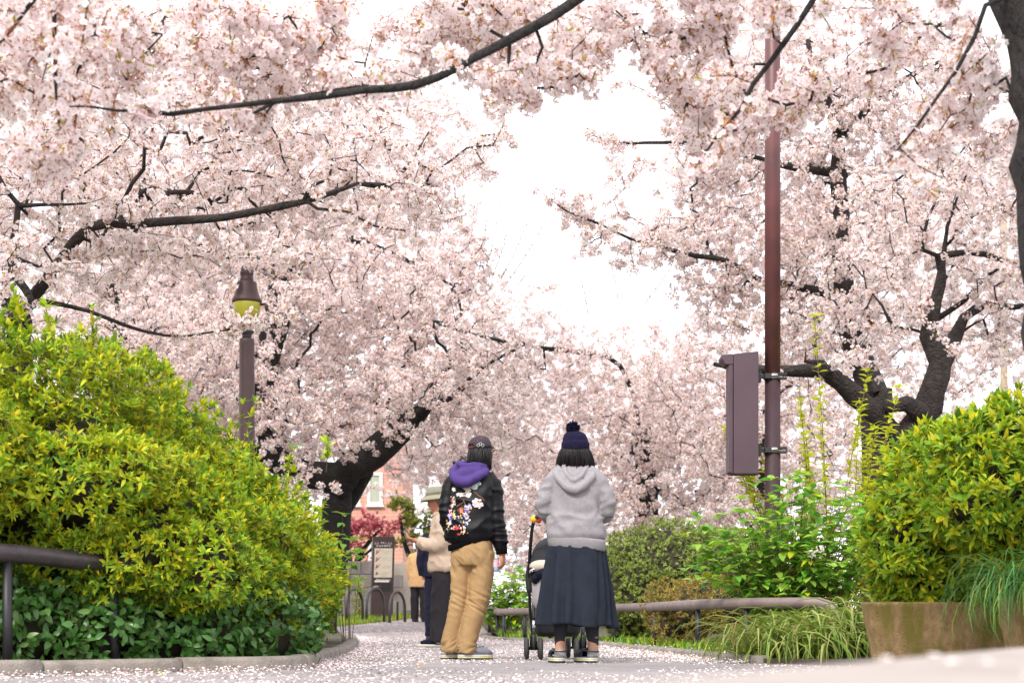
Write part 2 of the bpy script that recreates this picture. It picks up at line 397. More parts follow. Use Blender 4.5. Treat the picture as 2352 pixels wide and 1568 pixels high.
def grow(limbs, targets, seed, step=0.16, wig=0.02, bf=0.35, tip=0.0028, rmax=0.035, spurs=0.0):
    """limbs: list of [(x,y,z,r)...]; first starts at the ground. targets: points the twigs reach for.
    returns node positions, parents, radii"""
    rng = np.random.default_rng(seed)
    pos = []; par = []; rad = []; plen = []
    for li, lb in enumerate(limbs):
        Q = smooth_line(np.array(lb, float), step)
        nz_ = rng.normal(0, 1, (len(Q), 3)); nz_ = (nz_ + np.roll(nz_, 1, 0) + np.roll(nz_, -1, 0)) / 3
        Q[:, :3] += nz_ * wig * np.linspace(0.3, 1, len(Q))[:, None]
        Q[:, 3] *= 1 + np.array([0.16 * mnoise.noise(Vector((k * 0.9, li * 7.3, seed))) + (0.22 if rng.random() < 0.06 else 0) for k in range(len(Q))])
        if li == 0: p = -1; l0 = 0.0
        else:
            A = np.array(pos); dd = np.linalg.norm(A - Q[0, :3], axis=1); p = int(dd.argmin()); l0 = plen[p] + dd[p]
            if dd[p] > 2 * step:
                n = int(dd[p] / step); a = A[p]
                for k in range(1, n):
                    pos.append(a + (Q[0, :3]-a)*k/n); par.append(p); rad.append(Q[0, 3]); plen.append(l0*1.0); p = len(pos)-1
        for k, q in enumerate(Q):
            pos.append(q[:3]); par.append(p); rad.append(q[3]); plen.append(l0 + k*step); p = len(pos)-1
    nl = len(pos)
    T = np.asarray(targets)
    if spurs:                                        # short spurs standing off the limbs
        LP = np.array(pos); LRd = np.array(rad); sel = np.where((LRd > 0.006) & (LRd < 0.09) & (rng.random(len(LP)) < spurs))[0]
        if len(sel):
            d = rng.normal(0, 1, (len(sel), 3)); d[:, 2] += .3; d /= np.linalg.norm(d, axis=1)[:, None]
            T = np.vstack([T, LP[sel] + d * (LRd[sel] + rng.uniform(.06, .24, len(sel)))[:, None]])
    nT = len(T)
    A = np.array(pos); PL = np.array(plen)
    best = np.full(nT, 1e9); bi = np.zeros(nT, int)
    for i0 in range(0, len(A), 200):
        d = np.linalg.norm(T[:, None] - A[None, i0:i0+200], axis=2) + bf * PL[None, i0:i0+200] * 0.15
        j = d.argmin(1); m = d[np.arange(nT), j]; up = m < best; best[up] = m[up]; bi[up] = j[up] + i0
    done = np.zeros(nT, bool)
    for it in range(nT):
        c = np.where(done, 1e9, best); t = int(c.argmin()); done[t] = True
        a = pos[bi[t]]; g = T[t]; d = np.linalg.norm(g - a); n = max(1, int(d / step + 0.5)); p = bi[t]
        side = rng.normal(0, 1, 3) * 0.10 * d; side[2] += 0.06 * d
        new = []
        for k in range(1, n+1):
            s = k / n; q = a + (g - a) * s + side * 4 * s * (1-s) * 0.5 + (rng.normal(0, 0.012, 3) if k < n else 0)
            pos.append(q); par.append(p); rad.append(0.0); plen.append(plen[p] + d/n); p = len(pos)-1; new.append(p)
        NA = np.array([pos[i] for i in new])
        dd = np.linalg.norm(T[:, None] - NA[None], axis=2) + bf * 0.15 * np.array([plen[i] for i in new])[None]
        j = dd.argmin(1); m = dd[np.arange(nT), j]; up = m < best; best[up] = m[up]; bi[up] = np.array(new)[j][up]
    n = len(pos); pos = np.array(pos); par = np.array(par); rad = np.array(rad)
    acc = np.zeros(n); e = 2.2
    hasch = np.zeros(n, bool); hasch[par[par >= 0]] = True
    r = np.zeros(n)
    for i in range(n-1, -1, -1):                      # children always come after their parent
        ri = (acc[i]) ** (1/e) if acc[i] > 0 else tip
        if rad[i] > 0: ri = rad[i]
        else: ri = min(ri, rmax)
        r[i] = max(ri, tip)
        if par[i] >= 0: acc[par[i]] += r[i] ** e
    return pos, par, r, nl

def skin(pos, par, r):
    """tubes along every chain of the branch graph -> list of (verts, faces)"""
    n = len(pos); ch = [[] for _ in range(n)]
    for i in range(n):
        if par[i] >= 0: ch[par[i]].append(i)
    out = []; st = [(0, -1)]
    while st:
        i, p = st.pop(); chain = [] if p < 0 else [p]
        while True:
            chain.append(i)
            if not ch[i]: break
            c = sorted(ch[i], key=lambda k: -r[k]); st += [(k, i) for k in c[1:]]; i = c[0]
        if len(chain) < 2: continue
        rr = r[chain].copy()
        if p >= 0: rr[0] = min(rr[0], rr[1] * 1.25)
        R = rr.max(); out.append(tube(pos[chain], rr, 14 if R > .12 else 10 if R > .05 else 7 if R > .02 else 5 if R > .008 else 3, rr[-1] > .02))
    return out

def ell_points(ells, spacing, rng, nthr=-0.25, nsc=0.9):
    """points spread through a union of ellipsoids (centre, radii), thinned by noise into clumps"""
    P = []
    for c, rr in ells:
        c = np.array(c); rr = np.array(rr); vol = 4.19 * rr.prod(); n = int(vol / spacing ** 3)
        q = rng.normal(0, 1, (n, 3)); q /= np.linalg.norm(q, axis=1)[:, None]; q *= rng.uniform(0, 1, (n, 1)) ** (1/2.4)
        P.append(c + q * rr)
    P = np.concatenate(P)
    keep = np.array([mnoise.noise(Vector(p) * nsc) > nthr for p in P])
    P = P[keep]
    # drop points that crowd one another
    key = {}; out = []
    for p in P:
        k = tuple(np.floor(p / (spacing * 0.62)).astype(int))
        if k in key: continue
        key[k] = 1; out.append(p)
    return np.array(out)

def cherry(label, limbs, targets, seed, bark, bare_shoots=(), keepr=0.02, rmax=0.03, spurs=0.3, tip=0.0036, gap=0.075, spread=0.03, cscale=1.0, thick=0.016, step=0.16, extra=None, parts=0, bf=0.35, bare=0.0, group=None, src=None):
    base = limbs[0][0]
    t = empty('cherry_tree', (float(base[0]), float(base[1]), float(base[2])))
    tag(t, label, 'tree', group)
    o = np.array(base[:3], float)
    pos, par, r, nl = grow(limbs, targets, seed, step, bf=bf, rmax=rmax, spurs=spurs, tip=tip)
    mb = MB()
    for v, f in skin(pos - o, par, r): mb.add(v, f)
    mb.build('trunk', bark, t)
    if bare_shoots:                                # straight leafless shoots with small buds, against the sky
        sb = MB(); rb = random.Random(seed)
        for pts in bare_shoots:
            c = smooth_line([np.array(q[:3]) - o for q in pts], .1); n_ = len(c); sb.add(*tube(c, np.linspace(.010, .004, n_), 4, False))
            for k in range(2, n_):
                for j in range(2):
                    d = np.array([rb.gauss(0, 1), rb.gauss(0, .5), abs(rb.gauss(0, 1))+.8]); d /= np.linalg.norm(d); p = c[k] + (c[k-1]-c[k])*rb.random(); sb.add(*tube([p, p+d*.03, p+d*.055], [.004, .008, .002], 4, False))
        sb.build('shoots', M['bark_brown'], t)
    rng = random.Random(seed); P = []
    for i in range(1, len(pos)):
        if par[i] < 0 or r[i] > thick: continue
        a, b = pos[par[i]], pos[i]; d = np.linalg.norm(b-a); n = d / gap; n = int(n) + (rng.random() < n - int(n))
        if rng.random() < bare: continue
        for k in range(n):
            P.append(a + (b-a)*(k+rng.random())/max(1, n) + np.array([rng.gauss(0, spread) for _ in range(3)]))
    P = np.array(P)
    LN = pos[:nl][r[:nl] > keepr]; LR = r[:nl][r[:nl] > keepr]           # keep the limbs themselves bare
    if len(LN):
        dmin = np.min(np.linalg.norm(P[:, None] - LN[None], axis=2) - LR[None], axis=1); P = P[dmin > 0.055*cscale]
    n = len(P)
    nr = np.random.default_rng(seed)
    rots = nr.uniform(-0.6, 0.6, (n, 3)); rots[:, 2] = nr.uniform(0, 6.28, n)
    scl = nr.uniform(0.8, 1.2, n) * cscale; idx = nr.integers(0, len(BLOSSOM_MESHES), n)
    if parts:                                   # the clusters that show largest are parts of their own
        d = np.where(P[:, 1] > 0.5, P[:, 1], 1e6); sx = np.abs(P[:, 0]) / P[:, 1]
        vis = np.where((sx < 0.31) & ((P[:, 2]-CAMH)/P[:, 1] < 0.385), d, 1e6); first = np.argsort(vis)[:parts*2:2]
        for i in first:
            c = obj('blossom_cluster', BLOSSOM_MESHES[idx[i]], t); c.location = P[i] - o; c.rotation_euler = rots[i]; c.scale = (scl[i],)*3
        k = np.ones(n, bool); k[first] = False; P, rots, scl, idx = P[k], rots[k], scl[k], idx[k]
    scatter('crown', BLOSSOMS, P - o, rots, scl, idx, t)
    return t, len(P)

def limb(pts, Y, radii):
    """pts on the measuring sheet; Y one depth or one per point; radii in metres at both ends"""
    n = len(pts); Ys = [Y]*n if np.isscalar(Y) else list(np.interp(np.linspace(0, 1, n), np.linspace(0, 1, len(Y)), Y))
    rs = np.interp(np.linspace(0, 1, n), np.linspace(0, 1, len(radii)), radii)
    return [(*V(x, y, yy), r) for (x, y), yy, r in zip(pts, Ys, rs)]
def E(x, y, rx, ry, Y, rY):
    s = Y / 3675.0
    return (V(x, y, Y), (rx*s, rY, ry*s))
def trunk_line(x, Y, y_top, r0, r1, lean=0.0):
    b = np.array(((x-1176)*Y/3675, Y, gz(Y)-0.1)); t = V(x + lean, y_top, Y)
    m = (b + t)/2 + np.array((0.06, 0.05, 0))
    return [(*b, r0*1.25), (*(b*0.8+t*0.2), r0), (*m, (r0+r1)/2), (*t, r1)]

TREES = []
def do_trees():
    rng = np.random.default_rng(3)
    # near tree at the right edge of the view: its limbs reach over the path
    Yn = 6.4
    limbs = [[(2.42, 6.3, -0.1, .26), (2.25, 6.35, 1.2, .20), (2.22, 6.4, 1.9, .185), (2.205, 6.42, 2.4, .185), (2.12, 6.45, 2.85, .18), (1.85, 6.6, 3.35, .12), (1.2, 6.7, 3.6, .07), (0.6, 6.7, 3.15, .04)],
             [*limb([(1330, -8), (1230, 62), (1130, 115), (1000, 180), (900, 200), (830, 207), (740, 222), (640, 231), (540, 238), (390, 258), (270, 255), (130, 230)], [6.7, 6.1], [.022, .019, .016, .012, .008, .003])],
             [*limb([(1890, -40), (1830, 60), (1765, 150), (1730, 200), (1705, 260), (1660, 310), (1620, 360), (1580, 395)], [6.5, 6.6], [.015, .012, .009, .006, .003])],
             [*limb([(2262, 15), (2235, 90), (2190, 170), (2150, 230), (2100, 290), (2060, 340), (2030, 372)], [6.3, 6.4], [.010, .007, .003])],
             [(2.30, 6.4, 2.4, .12), (2.9, 6.5, 3.2, .09), (3.6, 6.6, 3.6, .06)],
             [(1.2, 7.0, 3.6, .06), (0.2, 6.5, 3.7, .05), (-1.0, 6.0, 3.6, .04), (-1.9, 5.9, 3.2, .02)],
             [*limb([(120, -30), (125, 40), (118, 110), (100, 190)], 5.9, [.008, .003])],
             [*limb([(210, -30), (205, 20), (195, 110)], 5.9, [.008, .003])],
             [*limb([(90, -10), (60, 30), (20, 85), (-20, 130)], 5.9, [.010, .003])],
             [*limb([(830, 200), (835, 150), (850, 90)], 6.8, [.009, .003])],
             [*limb([(640, 470-240), (600, 250), (555, 275)], 6.7, [.010, .004])],
             [*limb([(1170, 90), (1168, 150), (1178, 200), (1210, 215)], 6.9, [.010, .003])]]
    ells = [E(150, 150, 260, 150, 6.75, .6), E(480, 130, 260, 110, 7.15, .5), E(800, 110, 240, 90, 7.35, .5), E(1100, 70, 230, 90, 7.55, .5), E(1300, 150, 100, 70, 7.25, .35), E(1180, 190, 120, 35, 7.15, .3),
            E(300, 300, 330, 45, 7.05, .4), E(700, 270, 260, 35, 7.25, .3), E(60, 330, 160, 60, 6.45, .4), E(1000, 20, 300, 60, 7.15, .5),
            E(1500, 60, 220, 90, 7.35, .5), E(1750, 60, 200, 80, 7.25, .5), E(1650, 300, 110, 90, 7.45, .4), E(1775, 30, 60, 40, 6.75, .25), E(1850, 60, 60, 50, 6.75, .25), E(1800, 200, 110, 90, 7.25, .4), E(1560, 190, 90, 50, 7.25, .35),
            E(2050, 80, 200, 90, 7.05, .4), E(2250, 170, 110, 110, 6.75, .4), E(2130, 330, 120, 70, 7.05, .3), E(2330, 330, 70, 70, 6.75, .3)]
    T = np.concatenate([ell_points(ells, 0.105, rng, -0.22, 2.2), ell_points([E(1772, 30, 75, 50, 6.35, .2), E(1180, 200, 120, 25, 6.9, .2), E(1330, 190, 60, 40, 6.9, .2)], .075, rng, -.9)])
    TREES.append(cherry('nearest cherry tree, dark trunk cut by the right edge, branches overhanging the path', limbs, T, 21, M['bark'], gap=0.07, spread=0.024, thick=0.0085, step=0.09, parts=300, bf=0.6, keepr=.009, rmax=.0075, spurs=.4, tip=.0022))
    # left tree rooted behind the hedge, long limb over the lamp
    limbs = [trunk_line(30, 13.8, 700, .15, .11), [*limb([(30, 730), (76, 700), (60, 664), (27, 620), (22, 577), (33, 522), (41, 473), (16, 441), (-20, 380)], 13.2, [.045, .035, .024, .018])],
             [*limb([(41, 473), (100, 470), (200, 466)], 13.2, [.02, .008])],
             [*limb([(40, 730), (110, 640), (205, 522), (300, 515), (400, 508), (480, 505), (560, 495), (640, 475), (700, 460), (760, 440), (820, 421)], [14.6, 14.2, 14, 14], [.06, .05, .042, .038, .034, .028, .022, .015])],
             [*limb([(700, 462), (712, 430), (758, 412), (765, 350)], 14, [.022, .014, .006])], [*limb([(885, 430), (945, 370), (985, 300)], 14.2, [.024, .016, .006])],
             [*limb([(820, 421), (885, 430)], 14.1, [.02, .022])],
             [*limb([(90, 690), (200, 712), (330, 760), (420, 772), (500, 757), (575, 742)], [13.7, 14.1, 14.3], [.022, .016, .010, .005])],
             [*limb([(730, 480), (800, 490), (860, 520), (930, 530)], 14, [.014, .006])]]
    ells = [E(100, 420, 300, 200, 13.8, 1.4), E(110, 620, 110, 70, 13.0, .5), E(60, 560, 120, 50, 13, .4), E(420, 420, 280, 150, 15, 1.3), E(700, 400, 240, 140, 15.1, 1.2), E(930, 360, 150, 100, 14.3, .9), E(350, 620, 300, 110, 14.6, 1.0), E(80, 650, 200, 100, 13.5, .8), E(640, 590, 160, 70, 14.2, .8), E(1080, 290, 120, 50, 14.4, .6), E(1050, 350, 110, 70, 15, .8), E(1150, 275, 60, 24, 14.5, .4), E(1130, 330, 70, 60, 15, .7), E(1090, 430, 60, 60, 15, .7), E(1180, 262, 40, 16, 14.5, .3), E(1010, 430, 90, 80, 15, .8), E(1100, 230, 70, 40, 14.6, .5), E(640, 700, 60, 30, 14.4, .25), E(480, 700, 60, 30, 14.4, .25), E(620, 270, 300, 90, 14.3, 1.0), E(950, 480, 130, 80, 14.3, .7), E(-150, 560, 160, 260, 13.5, 1)]
    T = np.concatenate([ell_points(ells, 0.235, rng, -0.28, 0.8), ell_points([E(572, 746, 85, 16, 14.3, .2), E(530, 752, 40, 20, 14.3, .15)], .085, rng, -.9)])
    TREES.append(cherry('cherry tree at left, grey trunk behind the hedge, long limb above the lamp post', limbs, T, 22, M['bark_brown'], gap=0.072, spread=0.035, thick=0.013))
    # big old tree, thick black limb low behind the cap wearer
    limbs = [trunk_line(730, 24, 1120, .24, .22, 50),
             [*limb([(790, 1125), (760, 1092), (700, 1088), (640, 1062), (560, 1040), (430, 960)], [24, 23.5], [.27, .22, .2, .16, .08])],
             [*limb([(775, 1110), (800, 1078), (860, 1040), (920, 985), (965, 945), (1000, 905), (1020, 860), (1050, 800)], [24, 23], [.22, .24, .24, .18, .10, .05, .03])],
             [*limb([(965, 945), (1050, 900), (1110, 840), (1200, 795)], 23, [.06, .04, .02])],
             [*limb([(640, 1062), (600, 900), (640, 720), (650, 640), (700, 590), (745, 560), (800, 548)], [24, 25], [.2, .2, .19, .17, .14, .1])],
             [*limb([(800, 548), (845, 560), (905, 585), (975, 620), (1050, 665)], [25, 24], [.09, .05, .03, .015])],
             [*limb([(650, 640), (560, 590), (500, 575), (420, 540)], 25, [.14, .11, .07])],
             [*limb([(770, 1200), (825, 1120), (850, 1080)], 24.2, [.13, .11, .09])],
             [*limb([(430, 960), (330, 800), (290, 770), (200, 700)], 23.5, [.08, .06, .03])],
             [*limb([(1180, 790), (1100, 770), (1000, 740)], 23, [.03, .012])]]
    ells = [E(700, 850, 420, 210, 23.5, 2.2), E(950, 800, 260, 200, 23, 1.8), E(400, 860, 300, 180, 23.5, 2), E(800, 620, 320, 150, 24.5, 2), E(1030, 620, 110, 130, 24, 1.3), E(1090, 600, 70, 90, 24, 1.1), E(700, 1135, 90, 45, 25.6, .7), E(640, 1130, 90, 45, 25.6, .7), E(500, 650, 300, 150, 25, 2), E(700, 1000, 200, 70, 22.8, 1.0), E(650, 1070, 90, 50, 22.4, .6), E(1060, 940, 180, 130, 23, 1.4), E(740, 1115, 70, 22, 22.4, .4), E(1150, 780, 120, 110, 23, 1.2)]
    T = ell_points(ells, 0.285, rng, -0.3, 0.6)
    TREES.append(cherry('old cherry tree with a thick black limb bending low behind the cap wearer', limbs, T, 23, M['bark_dark'], gap=0.07, spread=0.05, cscale=1.02, thick=0.02, step=0.2))
    # right tree behind the azalea, twisted brown trunk
    limbs = [[(*V(2090, 1500, 17), .24), (*V(2085, 1050, 17), .17), (*V(2130, 930, 17), .15), (*V(2165, 830, 17), .12), (*V(2135, 770, 17), .10), (*V(2150, 690, 17), .065), (*V(2165, 620, 17), .05), (*V(2155, 585, 17), .035), (*V(2120, 570, 16.8), .02)],
             [*limb([(2160, 850), (2195, 770), (2215, 730), (2260, 700), (2330, 705), (2400, 690)], [17, 17.4], [.09, .07, .045, .035, .02])],
             [*limb([(2070, 1020), (2020, 960), (1960, 905), (1905, 860), (1880, 850), (1830, 852), (1770, 850), (1700, 846), (1645, 836)], [17, 16.3], [.12, .11, .09, .08, .07, .065, .05, .04, .02])],
             [*limb([(2110, 945), (2080, 925), (2030, 935)], 16.8, [.11, .09, .05])],
             [*limb([(2165, 610), (2180, 520), (2220, 400)], 17, [.03, .02, .01])], [*limb([(2150, 590), (2230, 580), (2300, 600), (2400, 640)], 17, [.04, .03, .02])],
             [*limb([(2140, 740), (2215, 690), (2270, 630), (2345, 590)], 17.3, [.04, .02, .01])],
             [*limb([(1905, 855), (1890, 830), (1850, 825)], 16.4, [.05, .02])], [*limb([(2120, 570), (2130, 500), (2160, 440), (2185, 400)], 16.8, [.02, .01])]]
    ells = [E(2150, 480, 220, 170, 17, 1.6), E(2320, 560, 160, 200, 17, 1.3), E(2050, 640, 200, 130, 16.8, 1.2), E(2250, 330, 170, 110, 17, 1.2), E(1980, 780, 140, 110, 17.2, .9), E(2280, 760, 130, 90, 17.2, .8), E(2170, 690, 80, 70, 16.1, .35), E(2210, 800, 60, 50, 16.2, .3), E(1960, 830, 80, 40, 15.9, .3)]
    T = ell_points(ells, 0.26, rng, -0.2, 0.8)
    TREES.append(cherry('cherry tree with twisted brown forked trunk behind the right azalea shrub', limbs, T, 24, M['bark_brown'], gap=0.078, spread=0.035, thick=0.013))
    # tree right of the sky gap, branches stretching left into the open sky
    limbs = [trunk_line(2010, 21, 900, .22, .2), [*limb([(2010, 910), (1950, 740), (1930, 500), (1925, 290), (1905, 240), (1880, 190), (1860, 90)], 21, [.19, .15, .1, .06, .05, .03])],
             [*limb([(1925, 300), (1900, 235), (1845, 230), (1800, 232), (1740, 250)], 20.8, [.05, .05, .05, .02])],
             [*limb([(1990, 800), (1900, 672), (1860, 665), (1815, 655), (1740, 640), (1670, 600), (1600, 588), (1530, 570), (1450, 548), (1370, 510), (1290, 478), (1228, 425)], [21, 20], [.09, .06, .05, .04, .03, .02, .013, .005])],
             [*limb([(1530, 568), (1500, 530), (1450, 500)], 20, [.02, .008])], [*limb([(1820, 690), (1835, 620), (1830, 560)], 20.6, [.03, .015])],
             [*limb([(1940, 400), (1800, 380), (1600, 330), (1450, 330), (1350, 312)], [21, 20.4], [.06, .04, .02, .007])], [*limb([(1950, 700), (1990, 715), (2010, 740)], 20.6, [.08, .07])],
             [*limb([(1930, 330), (2010, 230), (2100, 170), (2200, 120)], 21, [.06, .04, .02])]]
    ells = [E(1560, 330, 170, 65, 20.5, 1.0), E(1430, 318, 90, 30, 20.4, .6), E(1600, 400, 140, 70, 20.6, .9), E(1620, 230, 130, 80, 20.8, .9), E(1660, 500, 120, 60, 20.5, .8), E(1500, 250, 90, 50, 20.6, .8), E(1460, 410, 90, 40, 20.3, .7), E(1330, 470, 90, 34, 20, .5), E(1370, 318, 55, 18, 20.4, .4), E(1280, 455, 60, 24, 20, .4), E(1480, 560, 150, 40, 20, .7), E(1380, 545, 80, 26, 20, .5), E(1430, 200, 50, 40, 20.6, .5), E(1700, 420, 170, 90, 20.6, 1.2), E(1700, 250, 150, 110, 20.8, 1.2), E(1880, 330, 220, 170, 21, 1.6), E(1560, 540, 170, 70, 20.6, .9), E(1400, 500, 120, 38, 20.3, .55), E(1290, 458, 50, 20, 20, .3), E(1370, 590, 60, 18, 20, .3), E(1480, 600, 80, 25, 20, .4),
            E(1760, 580, 200, 130, 20.4, 1.3), E(1950, 560, 200, 170, 20.8, 1.5), E(1850, 150, 250, 120, 21, 1.5), E(2100, 200, 220, 140, 21, 1.4), E(1780, 760, 200, 120, 20.6, 1.2), E(1640, 660, 110, 60, 20.3, .7), E(2080, 420, 140, 120, 21, 1.0), E(1620, 160, 120, 60, 20.8, .8)]
    T = np.concatenate([ell_points([e for e in ells if e[0][0] > 2.6], 0.26, rng, -0.28, 0.7), ell_points([e for e in ells if e[0][0] <= 2.6], 0.19, rng, -0.3, 0.9)])
    TREES.append(cherry('cherry tree behind the tall pole, low branch reaching left across the open sky', limbs, T, 25, M['bark_brown'], gap=0.074, spread=0.04, cscale=1.0, thick=0.016, step=0.2))
    # further trees that close the view
    def far_tree(label, x, Y, ytop, ells, seed, sp, lims=(), cs=1.18, bark='bark_dark', thr=-0.35, gap=0.085, shoots=()):
        lb = [trunk_line(x, Y, ytop, .3, .2)] + [limb(*a) for a in lims]
        T = ell_points(ells, sp, rng, thr, 0.5)
        TREES.append(cherry(label, lb, T, seed, M[bark], gap=gap, spread=0.07, cscale=cs, thick=0.03, step=0.26, bare_shoots=shoots))
    far_tree('cherry tree far left, its pink crown filling the upper left corner', 250, 29, 700,
             [E(150, 200, 320, 260, 29, 2.4), E(550, 180, 280, 240, 29, 2.4), E(900, 330, 200, 170, 29, 1.8), E(250, 520, 380, 240, 29, 2.4), E(650, 480, 320, 220, 29, 2.4), E(300, 800, 330, 170, 28, 2.0), E(1010, 420, 100, 130, 29, 1.3), E(1060, 330, 100, 100, 29, 1.4), E(1150, 285, 55, 40, 29, .9), E(1040, 510, 60, 80, 29, 1.0)], 31, 0.41,
             [([(250, 720), (300, 520), (340, 300), (330, 150), (380, 40)], 29, [.2, .15, .1, .07, .04]), ([(300, 520), (500, 400), (520, 260), (560, 120)], 29, [.12, .09, .05])], bark='bark_brown')
    far_tree('cherry tree in the middle distance, crown behind the beanie wearer', 1480, 33, 1000,
             [E(1350, 980, 300, 170, 33, 2.4), E(1520, 880, 260, 150, 33, 2.2), E(1200, 860, 200, 170, 32, 2.0), E(1600, 1040, 240, 170, 33, 2.2), E(1300, 760, 90, 60, 33, 1.2), E(1450, 1130, 330, 120, 32, 2.0), E(1300, 1190, 260, 80, 31, 1.6), E(1560, 1200, 220, 80, 31, 1.5), E(1500, 950, 160, 120, 31, 1.0), E(1250, 1270, 180, 60, 31, 1.2), E(1420, 1290, 200, 60, 31, 1.2), E(1620, 740, 90, 70, 33, 1.2)], 32, 0.42,
             [([(1480, 1120), (1460, 930), (1425, 840), (1400, 822), (1330, 808), (1250, 800), (1170, 780), (1120, 750)], [33, 32], [.05, .05, .05, .05, .04, .015])])
    far_tree('cherry tree in the centre distance, crown behind the cap wearer', 1060, 37, 1050,
             [E(1060, 950, 260, 170, 37, 2.4), E(1180, 1060, 260, 150, 37, 2.2), E(1000, 760, 200, 150, 37, 2.2), E(1170, 720, 110, 100, 37, 1.6), E(1120, 1170, 140, 70, 35, 1.4), E(1080, 1060, 160, 90, 35, 1.0), E(1170, 1250, 110, 60, 35, 1.2), E(1190, 1320, 110, 55, 35, 1.2), E(1090, 1280, 60, 60, 35, .9), E(1240, 700, 70, 60, 37, 1.1), E(880, 900, 200, 200, 37, 2.0)], 33, 0.46,
             shoots=[[V(x0, y0, 36), V((x0+x1)/2+4, (y0+y1)/2, 36), V(x1, y1, 36)] for x0, y0, x1, y1 in ((1110, 640, 1150, 465), (1130, 640, 1172, 500), (1150, 640, 1210, 515), (1165, 650, 1250, 515), (1100, 620, 1118, 490), (1185, 660, 1225, 600), (1480, 700, 1560, 580), (1600, 700, 1640, 560), (1420, 700, 1400, 600), (1540, 690, 1575, 600), (1350, 720, 1330, 640))])
    far_tree('cherry tree far right, crown behind the box on the tall pole', 1750, 30, 1000,
             [E(1700, 900, 260, 200, 30, 2.4), E(1950, 850, 260, 220, 30, 2.4), E(2200, 800, 260, 200, 30, 2.4), E(1850, 1080, 330, 150, 29, 2.2), E(2200, 560, 240, 190, 30, 2.2), E(1950, 600, 200, 160, 30, 2.0), E(2330, 400, 150, 130, 30, 1.5), E(1620, 340, 130, 110, 30, 1.6), E(1720, 210, 170, 120, 30, 1.8), E(1580, 530, 130, 60, 30, 1.3), E(1760, 480, 170, 150, 30, 1.8), E(1640, 1130, 170, 90, 29, 1.4), E(1750, 1120, 160, 120, 28, 1.2), E(1900, 1200, 260, 80, 28.5, 1.5)], 34, 0.41)
    far_tree('cherry tree at the far back, pink crown between the two standing walkers', 1300, 46, 1150,
             [E(1250, 1060, 420, 170, 46, 2.5), E(1500, 980, 300, 150, 46, 2.2), E(1000, 1000, 260, 200, 46, 2.2), E(1350, 900, 300, 130, 46, 2.2), E(1640, 1120, 250, 110, 46, 2), E(1300, 1250, 300, 90, 45, 2), E(1600, 1260, 250, 80, 45, 2)], 35, 0.60, cs=1.4, gap=0.085)
    far_tree('cherry tree deep behind the lamp post, dense pink crown', 520, 36, 1000,
             [E(450, 800, 330, 240, 36, 2.4), E(720, 760, 260, 240, 36, 2.4), E(600, 500, 330, 200, 36, 2.2), E(200, 650, 300, 260, 36, 2.2), E(880, 600, 160, 180, 36, 1.8), E(420, 980, 300, 110, 36, 2), E(600, 1050, 260, 110, 35, 1.8), E(690, 1150, 130, 70, 35, 1.2)], 36, 0.52, cs=1.3, gap=0.08)
do_trees()
import sys; sys.stderr.write('CL %s\n' % [n for _, n in TREES])
# ------------------------------------------------------------------ greenery materials
def leaf_mat(name, col, rough=0.55, trans=0.35, rnd=0.22, spec=0.28):
    return mat(name, col, rough, trans=trans, rnd=rnd, spec=spec)
M['az_lime'] = leaf_mat('azalea_lime', (0.46, 0.52, 0.02))
M['az_green'] = leaf_mat('azalea_green', (0.21, 0.37, 0.025))
M['az_yellow'] = leaf_mat('azalea_yellow', (0.56, 0.52, 0.025))
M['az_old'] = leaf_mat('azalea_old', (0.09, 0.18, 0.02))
M['twig'] = mat('twig', (0.20, 0.13, 0.07), 0.8, var=.5, scale=30)
M['bud'] = mat('bud', (0.62, 0.30, 0.14), 0.6)
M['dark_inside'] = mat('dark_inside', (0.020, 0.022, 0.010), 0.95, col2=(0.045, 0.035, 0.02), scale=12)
M['ivy'] = leaf_mat('ivy_leaf', (0.06, 0.17, 0.03), 0.33, 0.2, spec=0.45)
M['ivy2'] = leaf_mat('ivy_leaf_light', (0.12, 0.24, 0.05), 0.35, 0.3, spec=0.5)
M['hyd'] = leaf_mat('hydrangea_leaf', (0.32, 0.52, 0.07), 0.4, 0.4)
M['hyd2'] = leaf_mat('hydrangea_leaf_dark', (0.13, 0.36, 0.04), 0.4, 0.35)
M['box_leaf'] = leaf_mat('clipped_leaf', (0.19, 0.27, 0.04), 0.5, 0.25)
M['box_leaf2'] = leaf_mat('clipped_leaf_light', (0.36, 0.42, 0.12), 0.5, 0.3)
M['red_leaf'] = leaf_mat('rusty_leaf', (0.34, 0.19, 0.07), 0.55, 0.3)
M['red_leaf2'] = leaf_mat('olive_leaf', (0.34, 0.34, 0.06), 0.55, 0.3)
M['sap_leaf'] = leaf_mat('sapling_leaf', (0.54, 0.58, 0.035), 0.45, 0.5)
M['strap'] = leaf_mat('strap_leaf', (0.19, 0.30, 0.045), 0.35, 0.3)
M['strap2'] = leaf_mat('strap_leaf_pale', (0.40, 0.44, 0.12), 0.4, 0.35)
M['strap3'] = leaf_mat('strap_leaf_dry', (0.42, 0.26, 0.10), 0.6, 0.3)
M['grass'] = leaf_mat('grass', (0.20, 0.32, 0.05), 0.5, 0.3)
M['grass_blue'] = leaf_mat('long_grass', (0.10, 0.27, 0.07), 0.4, 0.35)
M['white_flower'] = mat('white_flower', (0.85, 0.80, 0.72), 0.7, trans=0.3)
M['crimson'] = leaf_mat('crimson_leaf', (0.56, 0.09, 0.14), 0.5, 0.45)
M['crimson2'] = leaf_mat('crimson_leaf_light', (0.78, 0.30, 0.34), 0.5, 0.45)
M['olive'] = leaf_mat('olive_green_leaf', (0.26, 0.28, 0.06), 0.5, 0.3)

